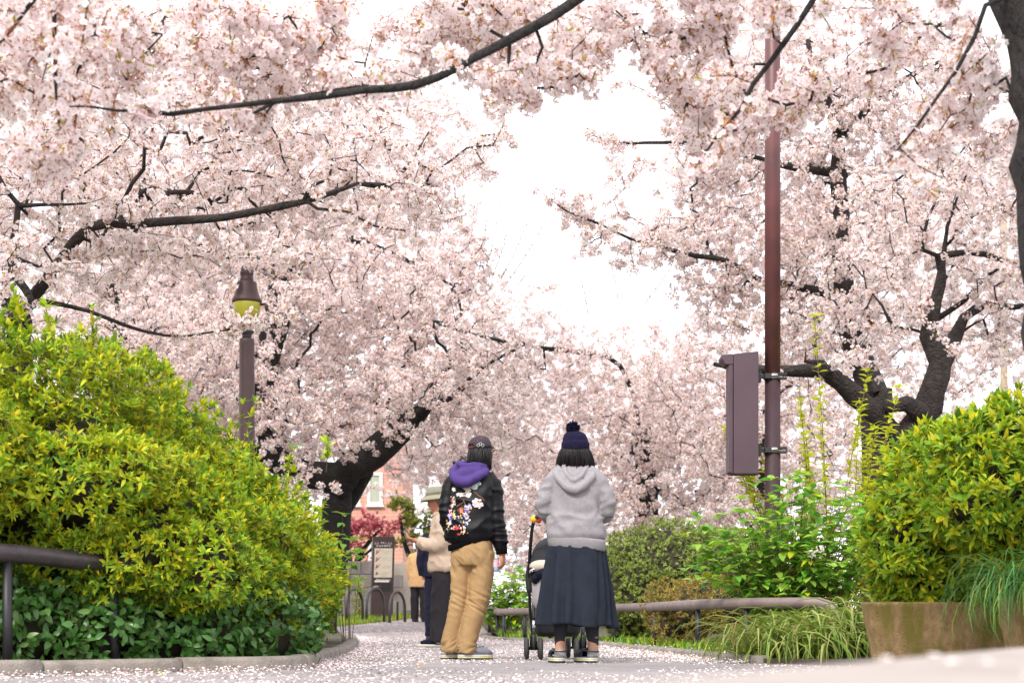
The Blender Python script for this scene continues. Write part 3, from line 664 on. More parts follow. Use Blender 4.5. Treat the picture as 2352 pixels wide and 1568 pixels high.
rw = random.Random(77)
AZ_MATS = [M['az_lime'], M['az_green'], M['az_yellow'], M['az_old'], M['twig'], M['bud']]
def az_pick(wts):
    return lambda r: r.choices([0, 1, 2, 3], wts)[0]
AZ_MESHES = ([whorl_mesh('shoot', rw, AZ_MATS, n=rw.choice([5, 7, 9, 12]), Ln=.066, Wd=.022, stem=.06, stem_m=4, bud=(5 if k % 3 == 0 else None), pick=az_pick([7, 2, 1, 0])) for k in range(5)]
             + [whorl_mesh('shoot', rw, AZ_MATS, n=8, Ln=.062, Wd=.020, stem=.06, stem_m=4, pick=az_pick([3, 6, 0, 1])) for k in range(4)]
             + [whorl_mesh('shoot', rw, AZ_MATS, n=8, Ln=.058, Wd=.019, stem=.06, stem_m=4, pick=az_pick([3, 1, 6, 0])) for k in range(2)]
             + [whorl_mesh('shoot', rw, AZ_MATS, n=7, Ln=.055, Wd=.018, stem=.06, stem_m=4, pick=az_pick([0, 3, 0, 6])) for k in range(2)])
AZALEA = source_set('azalea_shoots', AZ_MESHES)

def lumpy(ells, seg=28, amp=0.05, fr=3.0, zmin=None, shrink=0.8):
    """closed dark inner mass of a shrub"""
    mb = MB()
    for c, rr in ells:
        v = []; f = []; n = seg; m = seg//2
        for i in range(m+1):
            th = math.pi * i / m
            for k in range(n):
                ph = 2*math.pi*k/n; d = np.array((math.sin(th)*math.cos(ph), math.sin(th)*math.sin(ph), math.cos(th)))
                p = np.array(c) + d*np.array(rr)*shrink
                p = p + d * amp * mnoise.noise(Vector(p)*fr)
                if zmin is not None: p[2] = max(p[2], zmin)
                v.append(p)
        for i in range(m):
            for k in range(n): f.append((i*n+k, i*n+(k+1) % n, (i+1)*n+(k+1) % n, (i+1)*n+k)[::-1])
        mb.add(v, f)
    return mb
def surf_points(ells, dens, rng, zmin, depth=0.22, up=0.35, rough=0.08, front=True):
    """points and directions over the outside of a union of ellipsoids"""
    P = []; D = []
    for i, (c, rr) in enumerate(ells):
        c = np.array(c); rr = np.array(rr); p_ = 1.6
        area = 4*math.pi*(((rr[0]*rr[1])**p_ + (rr[0]*rr[2])**p_ + (rr[1]*rr[2])**p_)/3)**(1/p_)
        n = int(area*dens); q = rng.normal(0, 1, (n, 3)); q /= np.linalg.norm(q, axis=1)[:, None]
        t = 1 - depth * rng.uniform(0, 1, n)**2
        nn = q/rr; nn /= np.linalg.norm(nn, axis=1)[:, None]
        p = c + q*rr*t[:, None]
        p += nn * np.array([mnoise.noise(Vector(a)*2.4)*rough*1.6 + mnoise.noise(Vector(a)*7)*rough for a in p])[:, None]
        ok = p[:, 2] > zmin
        if front: ok &= (q[:, 1] < 0.45)
        for j, (c2, r2) in enumerate(ells):
            if j != i: ok &= (((p-np.array(c2))/np.array(r2))**2).sum(1) > 0.80
        P.append(p[ok]); d = nn[ok]; d = d + np.array((0, 0, up)) + rng.normal(0, .35, d.shape); D.append(d/np.linalg.norm(d, axis=1)[:, None])
    return np.concatenate(P), np.concatenate(D)
def plant_parts(root, P, rots, scl, idx, meshes, name, n, seed):
    """the n pieces nearest the camera, a part each; returns which were taken"""
    d = P[:, 1] + 0.3*np.random.default_rng(seed).random(len(P)); vis = (np.abs(P[:, 0])/P[:, 1] < 0.325)
    order = np.argsort(np.where(vis, d, 1e6)); step = max(1, min(4, int(vis.sum() / max(1, n))))
    take = order[:n*step:step]
    o = np.array(root.location)
    for i in take:
        c = obj(name, meshes[idx[i]], root); c.location = P[i]-o; c.rotation_euler = rots[i]; c.scale = (scl[i],)*3
    k = np.ones(len(P), bool); k[take] = False
    return k
def leafy(name, label, cat, base, ells, meshes, col, dens, seed, zmin, scl=(0.8, 1.2), parts=300, part_name='leaf_shoot', weights=None, shrink=0.8, up=0.35, depth=.22, rough=.08, core=True, wfun=None, front=True):
    root = empty(name, base); tag(root, label, cat); o = np.array(base)
    rng = np.random.default_rng(seed); rr = random.Random(seed)
    P, D = surf_points(ells, dens, rng, zmin, depth, up, rough, front)
    rots = euler_from_dir(D, rr); s = rng.uniform(*scl, len(P))
    w = np.array(weights if weights else [1]*len(meshes), float); idx = rng.choice(len(meshes), len(P), p=w/w.sum())
    if wfun is not None: idx = wfun(P, D, idx, rng)
    if core: lumpy([(np.array(c)-o, r) for c, r in ells], shrink=shrink, zmin=zmin - o[2]-.05).build('dark_core', M['dark_inside'], root)  # added solid dark core: blocks see-through and paints the shade inside the shrub
    k = np.ones(len(P), bool)
    if parts: k = plant_parts(root, P, rots, s, idx, meshes, part_name, parts, seed)
    scatter('foliage', col, P[k]-o, rots[k], s[k], idx[k], root)
    return root

# ------------------------------------------------------------------ left azalea hedge
def hedge_ells():
    cl = [(-7.2, 7.4), (-5.8, 8.1), (-4.6, 8.7), (-3.6, 9.2), (-2.75, 9.75), (-2.28, 10.5), (-2.25, 11.5), (-2.28, 12.6), (-2.36, 13.8), (-2.45, 15.0), (-2.56, 16.2), (-2.7, 17.2)]
    e = []
    for i, (x, y) in enumerate(cl):
        h = (1.90, 1.93, 1.95, 1.95, 1.93, 1.88, 1.76, 1.64, 1.56, 1.50, 1.46, 1.40)[i]
        if i < 5:
            e.append(((x, y, gz(y)+h*0.55), (0.82, 0.82, h*0.46))); e.append(((x, y-.08, gz(y)+0.55), (0.74, 0.74, 0.55)))
        else:
            e.append(((x-.34, y, gz(y)+h*0.55), (0.70, 0.78, h*0.46))); e.append(((x+.05, y, gz(y)+0.66), (0.72, 0.74, 0.66)))
    e += [((-2.02, 9.50, .78), (.34, .34, .46)), ((-2.12, 9.22, .74), (.26, .26, .26)), ((-1.86, 9.36, .62), (.30, .24, .30)), ((-1.78, 9.95, .62), (.32, .4, .50)), ((-1.70, 10.6, .70), (.34, .45, .60)), ((-2.5, 9.15, 1.1), (.5, .4, .42)), ((-3.2, 8.75, 1.15), (.5, .4, .42))]
    return e
def hedge_w(P, D, idx, rng):
    n = len(P); out = idx.copy()
    # greener, darker shoots low on the hedge; yellower patches elsewhere
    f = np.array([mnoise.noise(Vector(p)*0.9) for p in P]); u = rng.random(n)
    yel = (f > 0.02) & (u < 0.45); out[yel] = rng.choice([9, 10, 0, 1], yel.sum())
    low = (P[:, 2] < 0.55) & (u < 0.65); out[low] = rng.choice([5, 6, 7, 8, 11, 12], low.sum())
    return out
HE = hedge_ells()
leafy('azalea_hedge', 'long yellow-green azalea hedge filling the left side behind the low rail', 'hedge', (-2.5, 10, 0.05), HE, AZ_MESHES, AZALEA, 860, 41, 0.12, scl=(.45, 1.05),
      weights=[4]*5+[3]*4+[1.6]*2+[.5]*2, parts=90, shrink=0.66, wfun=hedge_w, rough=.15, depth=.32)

# tall shoots standing out of the hedge top
def hedge_shoots():
    rng = random.Random(12); root = [o for o in COL.objects if o.name == 'azalea_hedge'][0]; o = np.array(root.location); st = MB()
    spots = [(-2.95, 9.7, 2.08), (-2.86, 9.75, 2.0)] + [(x + rng.gauss(0, .25), y + rng.gauss(0, .25), gz(y) + h*1.0) for (x, y), h in zip([(-4.2, 8.9), (-3.6, 9.2), (-3.2, 9.5), (-2.75, 9.75), (-2.5, 10.2), (-2.28, 10.5), (-2.25, 11.2), (-2.28, 12), (-2.3, 12.8), (-2.36, 13.6), (-2.45, 14.6), (-2.5, 15.4), (-2.56, 16.2), (-2.65, 16.9)]*5, [1.98, 1.97, 1.96, 1.95, 1.80, 1.66, 1.60, 1.52, 1.48, 1.44, 1.42, 1.40, 1.38, 1.34]*5)]
    for x, y, z in spots:
        L_ = rng.uniform(.08, .26); d = np.array((rng.gauss(0, .25), rng.gauss(0, .2), 1.0)); d /= np.linalg.norm(d); a = np.array((x, y, z-.12)); b = a + d*(L_+.10)
        st.add(*tube([a-o, b-o], [.004, .0022], 4, False))
        for t in (1.0, .72, .5):
            w = obj('leaf_shoot', AZ_MESHES[rng.choice([0, 1, 2, 5, 6])], root); w.location = a + (b-a)*t - o; w.rotation_euler = euler_from_dir([d], rng)[0]; w.scale = (rng.uniform(.9, 1.35)*(.8+.3*t),)*3
    st.build('shoot_stems', M['twig'], root)
hedge_shoots()
# ------------------------------------------------------------------ glossy ground ivy under the left rail
def ovate(name, mats, rng, Ln, Wd, slot=0):
    v, f = leaf_shape(Ln, Wd, .18, .35, 4, base=.2); return MB().add(v, f, slot).mesh(name, mats)
def sprig(name, mats, rng, n, Ln, Wd, L0, slots, droop=0.9):
    mb = MB(); pts = [np.array((0, 0, 0.0))]
    for k in range(1, 5): pts.append(np.array((rng.uniform(-.01, .01), rng.uniform(-.01, .01), L0*k/4)))
    v, f = tube(pts, 0.0018, 3, False); mb.add(v, f, len(mats)-1)
    for k in range(n):
        t = (k+.6)/n; p = np.array((0, 0, L0*t)); az = k*math.pi/2*1.02 + (k//2)*.6 + rng.uniform(-.4, .4)
        v, f = leaf_shape(Ln*rng.uniform(.7, 1.1), Wd*rng.uniform(.8, 1.1), .2, rng.uniform(.1, .5), 4)
        v = v @ (rotm(0, 0, az) @ rotm(rng.uniform(-droop, .5), 0, 0)).T + p
        mb.add(v, f, rng.choice(slots))
    return mb.mesh(name, mats)
IVY_MESHES = [sprig('ivy_sprig', [M['ivy'], M['ivy2'], M['twig']], rw, 6, .065, .034, .12, [0, 0, 0, 1], droop=1.3) for _ in range(6)]
IVY = source_set('ivy_sprigs', IVY_MESHES)
ie = [((x+.04, y+.16, 0.20), (0.42, 0.28, 0.30)) for x, y in [(-4.8, 7.6), (-4.2, 7.9), (-3.7, 8.2), (-3.3, 8.5), (-2.9, 8.8), (-2.55, 9.08), (-2.25, 9.35), (-2.0, 9.5), (-1.72, 9.85)]]
leafy('ground_ivy', 'dark glossy broad-leaved ivy under the left rail above the kerb', 'plant', (-2.6, 8.7, 0.05), ie, IVY_MESHES, IVY, 330, 43, 0.06, parts=260, part_name='ivy_sprig', up=0.1, shrink=.7, rough=.05)

# ------------------------------------------------------------------ right-hand shrubs
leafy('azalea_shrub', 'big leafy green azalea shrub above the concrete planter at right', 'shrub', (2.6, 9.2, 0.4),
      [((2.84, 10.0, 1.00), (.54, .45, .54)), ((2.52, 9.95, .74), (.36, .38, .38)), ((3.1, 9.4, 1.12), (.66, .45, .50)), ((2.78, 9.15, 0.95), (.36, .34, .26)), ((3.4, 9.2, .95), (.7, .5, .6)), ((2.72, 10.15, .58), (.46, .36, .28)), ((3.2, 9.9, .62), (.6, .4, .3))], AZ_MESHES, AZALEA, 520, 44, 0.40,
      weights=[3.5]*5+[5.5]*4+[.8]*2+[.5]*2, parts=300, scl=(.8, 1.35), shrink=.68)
BOX_MESHES = [whorl_mesh('sprig', rw, [M['box_leaf'], M['box_leaf2'], M['twig']], n=10, Ln=.028, Wd=.010, stem=.04, stem_m=2, pick=lambda r: r.choices([0, 1], [3, 2])[0]) for _ in range(5)]
BOXS = source_set('clipped_sprigs', BOX_MESHES)
leafy('clipped_shrub', 'rounded dark green clipped shrub behind the right rail beside the skirt', 'shrub', (1.8, 18.2, gz(18)),
      [((1.75, 18.2, .80), (.85, .7, .62)), ((2.35, 18.0, .78), (.7, .65, .55)), ((1.35, 17.9, .55), (.45, .5, .5))], BOX_MESHES, BOXS, 620, 45, 0.1, parts=0, scl=(.9, 1.5), shrink=.86, rough=.05)
RED_MESHES = [whorl_mesh('sprig', rw, [M['red_leaf'], M['red_leaf2'], M['az_yellow'], M['twig']], n=9, Ln=.026, Wd=.009, stem=.05, stem_m=3, pick=lambda r: r.choices([0, 1, 2], [4, 4, 1])[0]) for _ in range(5)]
REDS = source_set('rusty_sprigs', RED_MESHES)
leafy('rusty_azalea', 'low azalea with rusty brown and olive leaves poking through the right rail', 'shrub', (1.75, 15.4, 0.01),
      [((1.85, 15.8, .42), (.55, .45, .33)), ((2.4, 15.3, .40), (.55, .45, .30)), ((1.60, 15.3, .30), (.26, .28, .30))], RED_MESHES, REDS, 520, 46, 0.05, parts=0, scl=(.9, 1.4), shrink=.66, rough=.07)

def stemmy(name, label, cat, base, stems, leafs, seed, spread, height, n_pairs, Ln, Wd, mats, parts, lean=(0, 0), start=.35, stem_r=.004, flowers=0, tipwhorl=True, arch=0.15, tilt=(-.45, .5), hmin=.55, foot=.25):
    """shrub of many stems with opposite leaves"""
    root = empty(name, base); tag(root, label, cat); rng = random.Random(seed); mb = MB(); P = []; Rr = []
    meshes = [ovate('leaf', [m], rng, Ln, Wd) for m in mats]
    fl = []
    for s in range(stems):
        a = rng.uniform(0, 6.283); q = math.sqrt(rng.random())
        tipv = np.array((math.cos(a)*q*spread[0] + lean[0], math.sin(a)*q*spread[1] + lean[1], height*rng.uniform(hmin, 1.0)*(1-.30*q*q)))
        b = np.array((math.cos(a)*q*spread[0]*foot, math.sin(a)*q*spread[1]*foot, -.02))
        mid = (b+tipv)/2 + np.array((0, 0, height*arch)) + np.array([rng.gauss(0, .03) for _ in range(3)])
        c = smooth_line([b, mid, tipv], .05); n = len(c)
        v, f = tube(c, np.linspace(stem_r, stem_r*.45, n), 4, False); mb.add(v, f)
        d0 = c[-1]-c[-2]; d0 /= np.linalg.norm(d0)
        for k in range(n_pairs):
            t = start + (1-start)*(k+rng.random()*.6)/n_pairs; p = c[min(n-1, int(t*(n-1)))]
            az = (k % 2)*1.57 + rng.uniform(-.5, .5)
            for j in (0, 1):
                P.append(p); Rr.append((rng.uniform(*tilt), rng.uniform(-.4, .4), az + j*math.pi))
        if tipwhorl:
            for j in range(4): P.append(c[-1]); Rr.append((rng.uniform(.1, .9), rng.uniform(-.3, .3), j*1.57+rng.uniform(-.3, .3)))
        fl.append(c[-1])
    mb.build('stems', M['twig'], root)
    P = np.array(P); Rr = np.array(Rr); n = len(P); rg = np.random.default_rng(seed)
    scl = rg.uniform(.65, 1.15, n); idx = rg.choice(len(meshes), n, p=np.array(leafs)/sum(leafs))
    take = np.argsort(P[:, 1] + rg.uniform(0, .4, n))[:parts]
    for i in take:
        c = obj('leaf', meshes[idx[i]], root); c.location = P[i]; c.rotation_euler = Rr[i]; c.scale = (scl[i],)*3
    k = np.ones(n, bool); k[take] = False
    scatter('foliage', source_set(name + '_leaves_%d' % seed, meshes), P[k], Rr[k], scl[k], idx[k], root)
    for i in range(flowers):
        p = rng.choice(fl); m2 = MB()
        for j in range(40):
            d = Vector([rng.gauss(0, 1) for _ in range(3)]).normalized()
            v, f = leaf_shape(.022, .016, .2, .3, 2); m2.add(v @ np.array(d.to_track_quat('Z', 'Y').to_matrix()).T + np.array(d)*.035, f)
        m2.build('flower_head', M['white_flower'], root, loc=p + np.array((0, -.03, -.05)))
    return root
HY = [M['hyd'], M['hyd2'], M['az_lime']]
stemmy('hydrangea_bush', 'bright green hydrangea bush with woody stems around the tall pole', 'shrub', (2.30, 13.05, 0.02), 200, [5, 3, .6], 51, (.92, .6), 1.48, 7, .095, .062, HY, 300, flowers=4)
stemmy('hydrangea_bush', 'fresh green hydrangea bush behind the rail between the trousers and the stroller', 'shrub', (-0.02, 21.5, gz(21.5)), 75, [6, 2, 1], 52, (.62, .5), 1.0, 6, .10, .065, HY, 200)
stemmy('hydrangea_sprig', 'light green broad-leaved sprig rising at the far end of the hedge', 'plant', (-1.78, 17.3, gz(17.3)), 9, [6, 1, 1], 53, (.22, .2), 1.55, 5, .11, .07, HY, 60, start=.6)
stemmy('yellow_sapling', 'slender sapling with small yellow-green leaves in front of the brown tree trunk', 'tree', (2.85, 14.3, 0.02), 30, [5, 1], 54, (1.0, .4), 3.25, 56, .085, .040, [M['sap_leaf'], M['az_lime']], 300, start=.15, stem_r=.006, arch=.0, tilt=(.0, 1.0), hmin=.55, foot=.08)
stemmy('evergreen_shrub', 'dark leafy evergreen shrub half hidden behind the tall pole foot', 'shrub', (2.3, 14.6, 0.02), 40, [1, 2], 55, (.5, .4), 1.45, 7, .07, .03, [M['hyd2'], M['az_old']], 80)

# ------------------------------------------------------------------ strap-leaved clump, overhanging long grass, weeds
def blade(rng, base, az, Ln, w, up, droop, seg=6):
    """an arching strap"""
    d = np.array((math.cos(az), math.sin(az), 0)); p = np.array(base, float); side = np.array((-d[1], d[0], 0))
    el = up; v = []; f = []
    for k in range(seg+1):
        t = k/seg; ww = w*(1-t**2.2)*.5 + .0006; tw = side*ww + np.array((0, 0, ww*.35))
        v += [p-tw, p+tw]
        p = p + (d*math.cos(el) + np.array((0, 0, math.sin(el))))*Ln/seg; el -= droop/seg*(1+t)
    for k in range(seg): f.append((2*k, 2*k+1, 2*k+3, 2*k+2))
    return np.array(v), f
def clump(name, label, cat, base, n, spots, Ln, w, mats, wts, seed, parts, up=(.7, 1.3), droop=(1.6, 2.8), az=None, zmin=0.005):
    root = empty(name, base); tag(root, label, cat); rng = random.Random(seed); rest = MB(); o = np.array(base); B = []
    for i in range(n):
        b = rng.choice(spots); a = rng.uniform(0, 6.283) if az is None else rng.gauss(*az)
        v, f = blade(rng, (b[0]+rng.gauss(0, b[3]), b[1]+rng.gauss(0, b[3]), b[2]), a, Ln*rng.uniform(.6, 1.15), w*rng.uniform(.7, 1.2), rng.uniform(*up), rng.uniform(*droop))
        v[:, 2] = np.maximum(v[:, 2], zmin); B.append((v[:, 1].mean(), v, f, rng.choices(range(len(mats)), wts)[0]))
    B.sort(key=lambda q: q[0])
    for i, (_, v, f, m) in enumerate(B):
        if i < parts: MB().add(v-o, f).build('blade', mats[m], root)
        else: rest.add(v-o, f, m)
    if rest.n:
        r = rest.build('blades', mats, root); r['kind'] = 'stuff'
    return root
clump('strap_leaf_clump', 'arching strap-leaved clump spilling over between the rail end and planter', 'plant', (1.95, 11.2, 0.02), 1100,
      [(1.75, 11.1, .02, .10), (2.0, 11.1, .02, .12), (2.15, 10.9, .02, .12), (2.2, 11.0, .10, .12), (2.5, 11.0, .15, .1), (2.4, 11.2, .04, .12), (2.05, 11.5, .1, .15), (2.4, 11.6, .1, .15), (2.6, 11.3, .1, .1)], .72, .018, [M['strap'], M['strap2'], M['strap3']], [6, 4, .5], 61, 220)
clump('strap_leaf_clump', 'pale strap-leaved tuft just behind the end of the right rail', 'plant', (2.35, 12.9, 0.02), 200,
      [(2.0, 12.9, .1, .12), (2.3, 12.8, .1, .14), (2.6, 12.9, .1, .14)], .42, .013, [M['strap2'], M['strap'], M['strap3']], [5, 3, 1], 62, 60)
clump('long_grass', 'long blue-green grass drooping over the planter at the right edge', 'plant', (3.0, 8.4, 0.42), 420,
      [(2.85, 8.35, .44, .06), (3.0, 8.4, .46, .08), (2.72, 8.5, .42, .06), (3.2, 8.5, .46, .1)], .62, .008, [M['grass_blue'], M['grass'], M['strap2']], [6, 2, .6], 63, 160, up=(.4, 1.2), droop=(1.6, 3.2), az=(math.radians(205), .55))

# ------------------------------------------------------------------ concrete planter, near ledge
def planter_mat():
    m = mat('planter_concrete', (0.45, 0.305, 0.155), 0.95, col2=(0.26, 0.165, 0.07), scale=28, bump=0.7, bscale=140, stretch=(1.0, 1.0, 0.6), detail=10)
    t = m.node_tree; b = t.nodes['Principled BSDF']; lk = b.inputs['Base Color'].links[0].from_socket
    co = t.nodes.new('ShaderNodeTexCoord'); mpn = t.nodes.new('ShaderNodeMapping'); mpn.inputs['Scale'].default_value = (6, 6, 1.2)
    n = t.nodes.new('ShaderNodeTexNoise'); n.inputs['Scale'].default_value = 1.5; n.inputs['Detail'].default_value = 7
    r = t.nodes.new('ShaderNodeValToRGB'); r.color_ramp.elements[0].position = .45; r.color_ramp.elements[1].position = .62
    mxn = t.nodes.new('ShaderNodeMix'); mxn.data_type = 'RGBA'; mxn.inputs['B'].default_value = (0.20, 0.165, 0.035, 1)
    t.links.new(co.outputs['Object'], mpn.inputs['Vector']); t.links.new(mpn.outputs[0], n.inputs['Vector']); t.links.new(n.outputs['Fac'], r.inputs['Fac'])
    t.links.new(r.outputs['Color'], mxn.inputs['Factor']); t.links.new(lk, mxn.inputs['A']); t.links.new(mxn.outputs['Result'], b.inputs['Base Color'])
    return m
M['planter'] = planter_mat()
def planter(label, x0, x1, y0, y1, h, taper):
    """tapered concrete trough with a rounded lip, filled with soil"""
    root = empty('concrete_planter', ((x0+x1)/2, y0, 0)); tag(root, label, 'planter')
    def ring(z, off, rad=.12, n=6):
        cs = [(x0+off, y0+off, math.pi), (x1-off, y0+off, 1.5*math.pi), (x1-off, y1-off, 0), (x0+off, y1-off, .5*math.pi)]
        out = []
        for k, (cx, cy, a0) in enumerate(cs):
            sx = 1 if k in (0, 3) else -1; sy = 1 if k in (0, 1) else -1
            for j in range(n+1):
                a = a0 + .5*math.pi*j/n; out.append((cx+sx*rad+rad*math.cos(a)-(x0+x1)/2, cy+sy*rad+rad*math.sin(a)-y0, z))
        return out
    prof = [(-.05, taper), (h*.35, taper*.65), (h*.7, taper*.3), (h-.03, .01), (h-.01, 0.0), (h, .012), (h+.001, .03), (h, .09), (h-.04, .10)]
    v = []; f = []; n = 28
    for z, o in prof: v += ring(z, o)
    for i in range(len(prof)-1):
        for k in range(n): f.append((i*n+k, i*n+(k+1) % n, (i+1)*n+(k+1) % n, (i+1)*n+k))
    MB().add(v, f).build('trough', M['planter'], root)
    sv = ring(h-.03, .095); MB().add(sv, [tuple(range(n))]).build('soil', M['soil'], root)
    return root
planter('mossy brown concrete planter with streaked front beside the strap leaves', 2.14, 3.2, 9.6, 9.95, .405, .07)
planter('plain brown concrete planter under the drooping grass at the right edge', 2.66, 4.6, 8.55, 8.9, .42, .06)
M['ledge'] = mat('ledge_stone', (0.36, 0.315, 0.29), 0.85, col2=(0.28, 0.24, 0.22), scale=4, bump=0.25, bscale=80)
def ledge():
    # low stone ledge running past the camera; its far-left edge crosses the lower right of the view
    a, b = np.array((-0.75, -0.55)), np.array((1.95, 5.0)); d = (b-a)/np.linalg.norm(b-a); n = np.array((d[1], -d[0]))
    prof = [(0.0, -0.02), (0.0, .215), (.006, .228), (.018, .236), (.04, .24), (.60, .24), (.63, .23), (.64, -.02)]
    v = []; f = []; m = len(prof); K = 12
    for i in range(K+1):
        p = a + (b-a)*i/K
        for o, z in prof: q = p + n*o; v.append((q[0], q[1], z))
    for i in range(K):
        for c in range(m-1): f.append((i*m+c, i*m+c+1, (i+1)*m+c+1, (i+1)*m+c))
    f.append(tuple(range(m))[::-1]); f.append(tuple(K*m+c for c in range(m)))
    o = MB().add(v, f).build('stone_ledge', M['ledge']); tag(o, 'blurred pale stone ledge across the lower right corner', 'ledge')
ledge()

# ------------------------------------------------------------------ low rails
M['rail_dark'] = mat('rail_dark', (0.042, 0.032, 0.033), 0.38, col2=(0.022, 0.018, 0.020), scale=14, bump=.15, bscale=60)
M['rail_light'] = mat('rail_light', (0.22, 0.165, 0.155), 0.5, col2=(0.14, 0.105, 0.10), scale=10, bump=.2, bscale=70)
M['post_dark'] = mat('post_dark', (0.018, 0.017, 0.020), 0.5, var=.4, scale=20)
def rail_fence(label, line, r, posts, m, pr=.022, drop=None):
    b = line[0]; root = empty('rail_fence', (b[0], b[1], gz(b[1]))); o = np.array(root.location); tag(root, label, 'railing')
    c = smooth_line([np.array(p, float) for p in line], .12)
    if drop is not None: c = np.vstack([c, drop])
    v, f = tube(c - o, r, 14); MB().add(v, f).build('rail', m, root)
    for (x, y, ztop) in posts:
        z0 = gz(y) + .03
        v, f = tube([np.array((x, y, z0-.1))-o, np.array((x, y, ztop))-o], pr, 12); MB().add(v, f).build('post', M['post_dark'], root)
    return root
ll = [(-4.6, 7.2, .66), (-3.4, 7.95, .66), (-2.70, 8.52, .65), (-2.25, 9.05, .61), (-1.85, 9.42, .59), (-1.60, 9.9, .58), (-1.64, 11, .57), (-1.75, 13, .57), (-1.95, 16, .60)]
rail_fence('dark round rail on posts along the front of the left hedge', ll, .052, [(-3.4, 7.95, .63), (-2.69, 8.53, .62), (-2.25, 9.05, .58), (-1.85, 9.42, .56), (-1.58, 9.95, .55), (-1.60, 10.6, .55), (-1.7, 12, .55), (-1.74, 13.2, .55)], M['rail_dark'], .027)
lr = [(-.17, 20.4, .415), (.45, 18.9, .42), (1.10, 17.35, .44), (1.40, 15.4, .435), (1.62, 13.6, .436), (1.85, 12.6, .432), (2.33, 12.15, .43)]
rail_fence('pale brown round rail on posts along the right bed, bent down at its end', lr, .045, [(-.10, 20.2, .40), (.16, 19.6, .40), (.45, 18.95, .40), (1.10, 17.35, .42), (1.38, 15.5, .41), (1.60, 13.75, .41), (1.85, 12.62, .41), (.8, 18.1, .41)], M['rail_light'], .024,
           drop=[(2.42, 12.1, .40), (2.46, 12.08, .30), (2.47, 12.07, .03)])
lf = [(-.17, 20.42, .42), (-.27, 23, gz(23)+.37), (-.45, 27, gz(27)+.37)]
rail_fence('far pale rail running back along the path from the corner', lf, .045, [(-.2, 21.3, .40), (-.25, 22.3, gz(22.3)+.35), (-.28, 23.3, gz(23.3)+.35), (-.35, 24.8, gz(24.8)+.35)], M['rail_light'], .024)

# ------------------------------------------------------------------ lamp post and tall pole with box
M['lamp_brown'] = mat('lamp_brown', (0.075, 0.038, 0.040), 0.5, var=.25, scale=9, bump=.12, bscale=60)
M['lamp_dark'] = mat('lamp_dark', (0.05, 0.04, 0.045), 0.45)
M['lamp_glass'] = mat('lamp_glass', (0.62, 0.60, 0.08), 0.25, trans=0.35, tcol=(0.75, 0.72, 0.15))
def lamp_post():
    Y = 15.1; p = V(567, 1000, Y); root = empty('lamp_post', (p[0], Y, gz(Y))); tag(root, 'brown park lamp post with domed cap and yellow-green globe above the hedge', 'lamp post')
    s = Y/3675; zz = lambda y: CAMH + (1429.6-y)*s - gz(Y)
    MB().add(*lathe([(.075, -.1), (.075, zz(1000)), (.071, zz(785)), (.070, zz(779)), (.062, zz(778))], 24)).build('pole', M['lamp_brown'], root)
    col = [(.044, zz(782)), (.044, zz(770)), (.046, zz(768)), (.066, zz(765)), (.07, zz(761)), (.06, zz(757)), (.044, zz(752)), (.040, zz(722))]
    MB().add(*lathe(col, 20)).build('collar', M['lamp_dark'], root)
    g = [(.05, zz(745)), (.09, zz(735)), (.115, zz(720)), (.128, zz(705)), (.130, zz(696)), (.12, zz(690))]
    MB().add(*lathe(g, 28)).build('globe', M['lamp_glass'], root)
    c = [(.134, zz(696)), (.140, zz(694)), (.143, zz(690)), (.128, zz(684)), (.108, zz(672)), (.097, zz(660)), (.092, zz(650)), (.088, zz(648)), (.064, zz(646))]
    cap = MB().add(*lathe(c, 32)).build('cap', M['lamp_brown'], root)
    d = [(.060, zz(649)), (.064, zz(645)), (.064, zz(641)), (.060, zz(639)), (.060, zz(632)), (.064, zz(630)), (.064, zz(626)), (.058, zz(624)), (.055, zz(618)), (.044, zz(612)), (.025, zz(608)), (.002, zz(606.5))]
    MB().add(*lathe(d, 28)).build('finial', M['lamp_brown'], cap)
    # small sensor bracket right of the globe
    v, f = tube([(.11, 0, zz(700)), (.17, 0, zz(698)), (.185, 0, zz(702)), (.19, 0, zz(714))], [.012, .014, .018, .016], 8); MB().add(v, f).build('sensor', M['lamp_dark'], root)
lamp_post()
M['pole_red'] = mat('pole_paint', (0.145, 0.047, 0.047), 0.45, col2=(0.085, 0.030, 0.031), scale=4, bump=.10, bscale=60, detail=7)
M['pole_low'] = mat('pole_paint_lower', (0.055, 0.030, 0.036), 0.6, var=.3, scale=5, spec=.25)
M['box_brown'] = mat('box_paint', (0.075, 0.040, 0.056), 0.5, col2=(0.060, 0.032, 0.044), scale=3, bump=.05, bscale=40)
M['clamp'] = mat('clamp_black', (0.018, 0.018, 0.020), 0.45)
M['steel'] = mat('steel_band', (0.45, 0.42, 0.42), 0.3, metal=.9)
